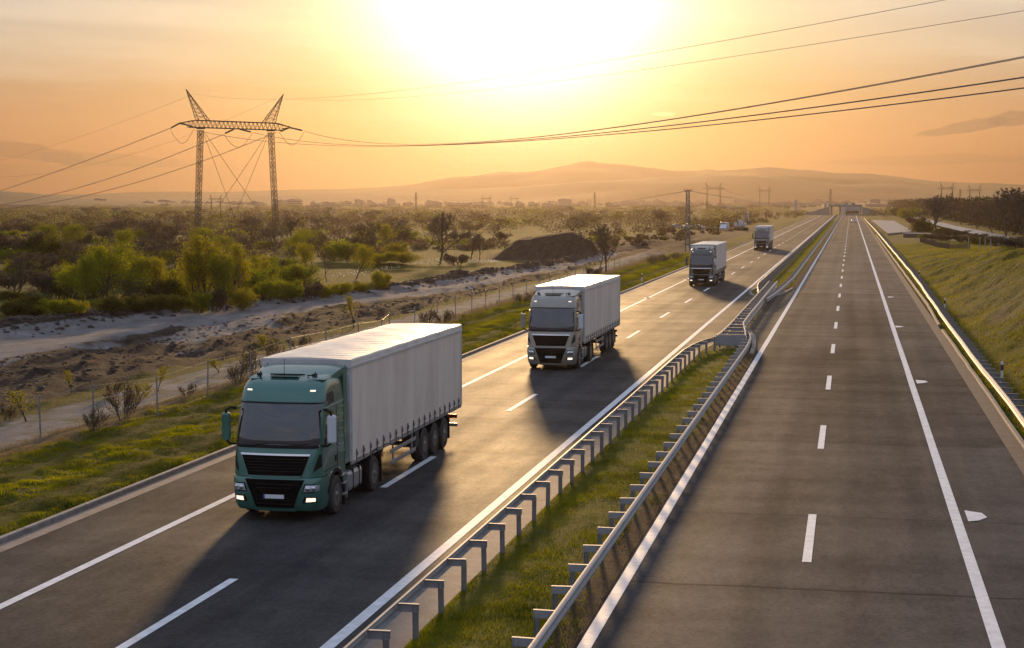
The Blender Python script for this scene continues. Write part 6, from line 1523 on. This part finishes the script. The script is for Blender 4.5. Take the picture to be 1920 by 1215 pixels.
building(1585, 1612, 384.5, 1010, 'white flat service building against the right end of the overpass', 0, 2, 'buildings by the overpass')
mb = MB(); 
# low dark wall and reed fence on the right
q1, q2 = ground(1695, 443, .4), ground(1747, 444.5, .6); r = empty('low_wall', (0, 0, 0), 0, 'low dark wall at the near end of the lay-by', 'wall')
mb = MB(); d = (q2-q1).normalized(); n = Vector((-d.y, d.x, 0))*.2; z0, z1 = 0, 1.15
zq = .2; hw_ = (5)/F*q1.dot(FH)
mb.add([q1-n+Vector((0, 0, -1)), q2-n+Vector((0, 0, -1)), q2+n+Vector((0, 0, -1)), q1+n+Vector((0, 0, -1)), q1-n+Vector((0, 0, hw_)), q2-n+Vector((0, 0, hw_)), q2+n+Vector((0, 0, hw_)), q1+n+Vector((0, 0, hw_))], [(3, 2, 1, 0), (4, 5, 6, 7), (0, 1, 5, 4), (1, 2, 6, 5), (2, 3, 7, 6), (3, 0, 4, 7)])
mb.build('wall', mat('dark_wall_stone', (.09, .075, .065), .9, noise=(.05, .04, .035), nscale=2), r, bevel=.03)
mb = MB(); mb.bar(q1+Vector((0, 0, hw_+.03)), q2+Vector((0, 0, hw_+.03)), .24, 4); mb.build('coping', M_oc, r)
r = empty('reed_fence', (0, 0, 0), 0, 'brown reed fence curving along the top of the right bank', 'fence'); mb = MB(); rr_ = random.Random(2); mp_ = MB()
pts = [(1725, 454), (1745, 460), (1762, 465), (1780, 467), (1800, 467), (1818, 467)]
P3 = [hit(*p) for p in pts]
for a, b in zip(P3, P3[1:]):
    L_ = (b-a).length; n = int(L_/.07)
    for i in range(n):
        p = a.lerp(b, i/n); z = gz(p.x, p.y); h = .85+rr_.uniform(-.25, .15); mb.bar((p.x, p.y+rr_.uniform(-.04, .04), min(z, p.z)-.3), (p.x+rr_.uniform(-.05, .05), p.y, p.z+h), .028, 3)
for p in P3: mp_ = MB(); mp_.bar((p.x, p.y-.08, p.z-.5), (p.x, p.y-.08, p.z+1.25), .05, 5); mp_.build('post', M_wood, r)
mb.build('reeds', mat('reed_brown', (.22, .155, .10), .9, noise=(.10, .065, .04), nscale=3), r)
# road sign on the side road
q = ground(1673, 405); r = empty('road_sign', (q.x, q.y, gz(q.x, q.y)), 0, 'small white sign board on a post by the far shrubs right of the lay-by', 'sign')
mb = MB(); mb.bar((0, 0, 0), (0, 0, 4.6), .06, 6); mb.build('pole', M_fpost, r); mb = MB(); mb.box((0, -.08, 4.2), (1.4, .04, 1.2)); mb.build('board', M_white, r, bevel=.01)
# prototypes never used stand nowhere: remove them
for k, (o, used) in P.items():
    if not used:
        for c in list(o.children): bpy.data.objects.remove(c)
        bpy.data.objects.remove(o)
for o in list(bpy.data.objects):
    for k in ('_h', '_w'):
        if k in o.keys(): del o[k]
bpy.context.view_layer.update()
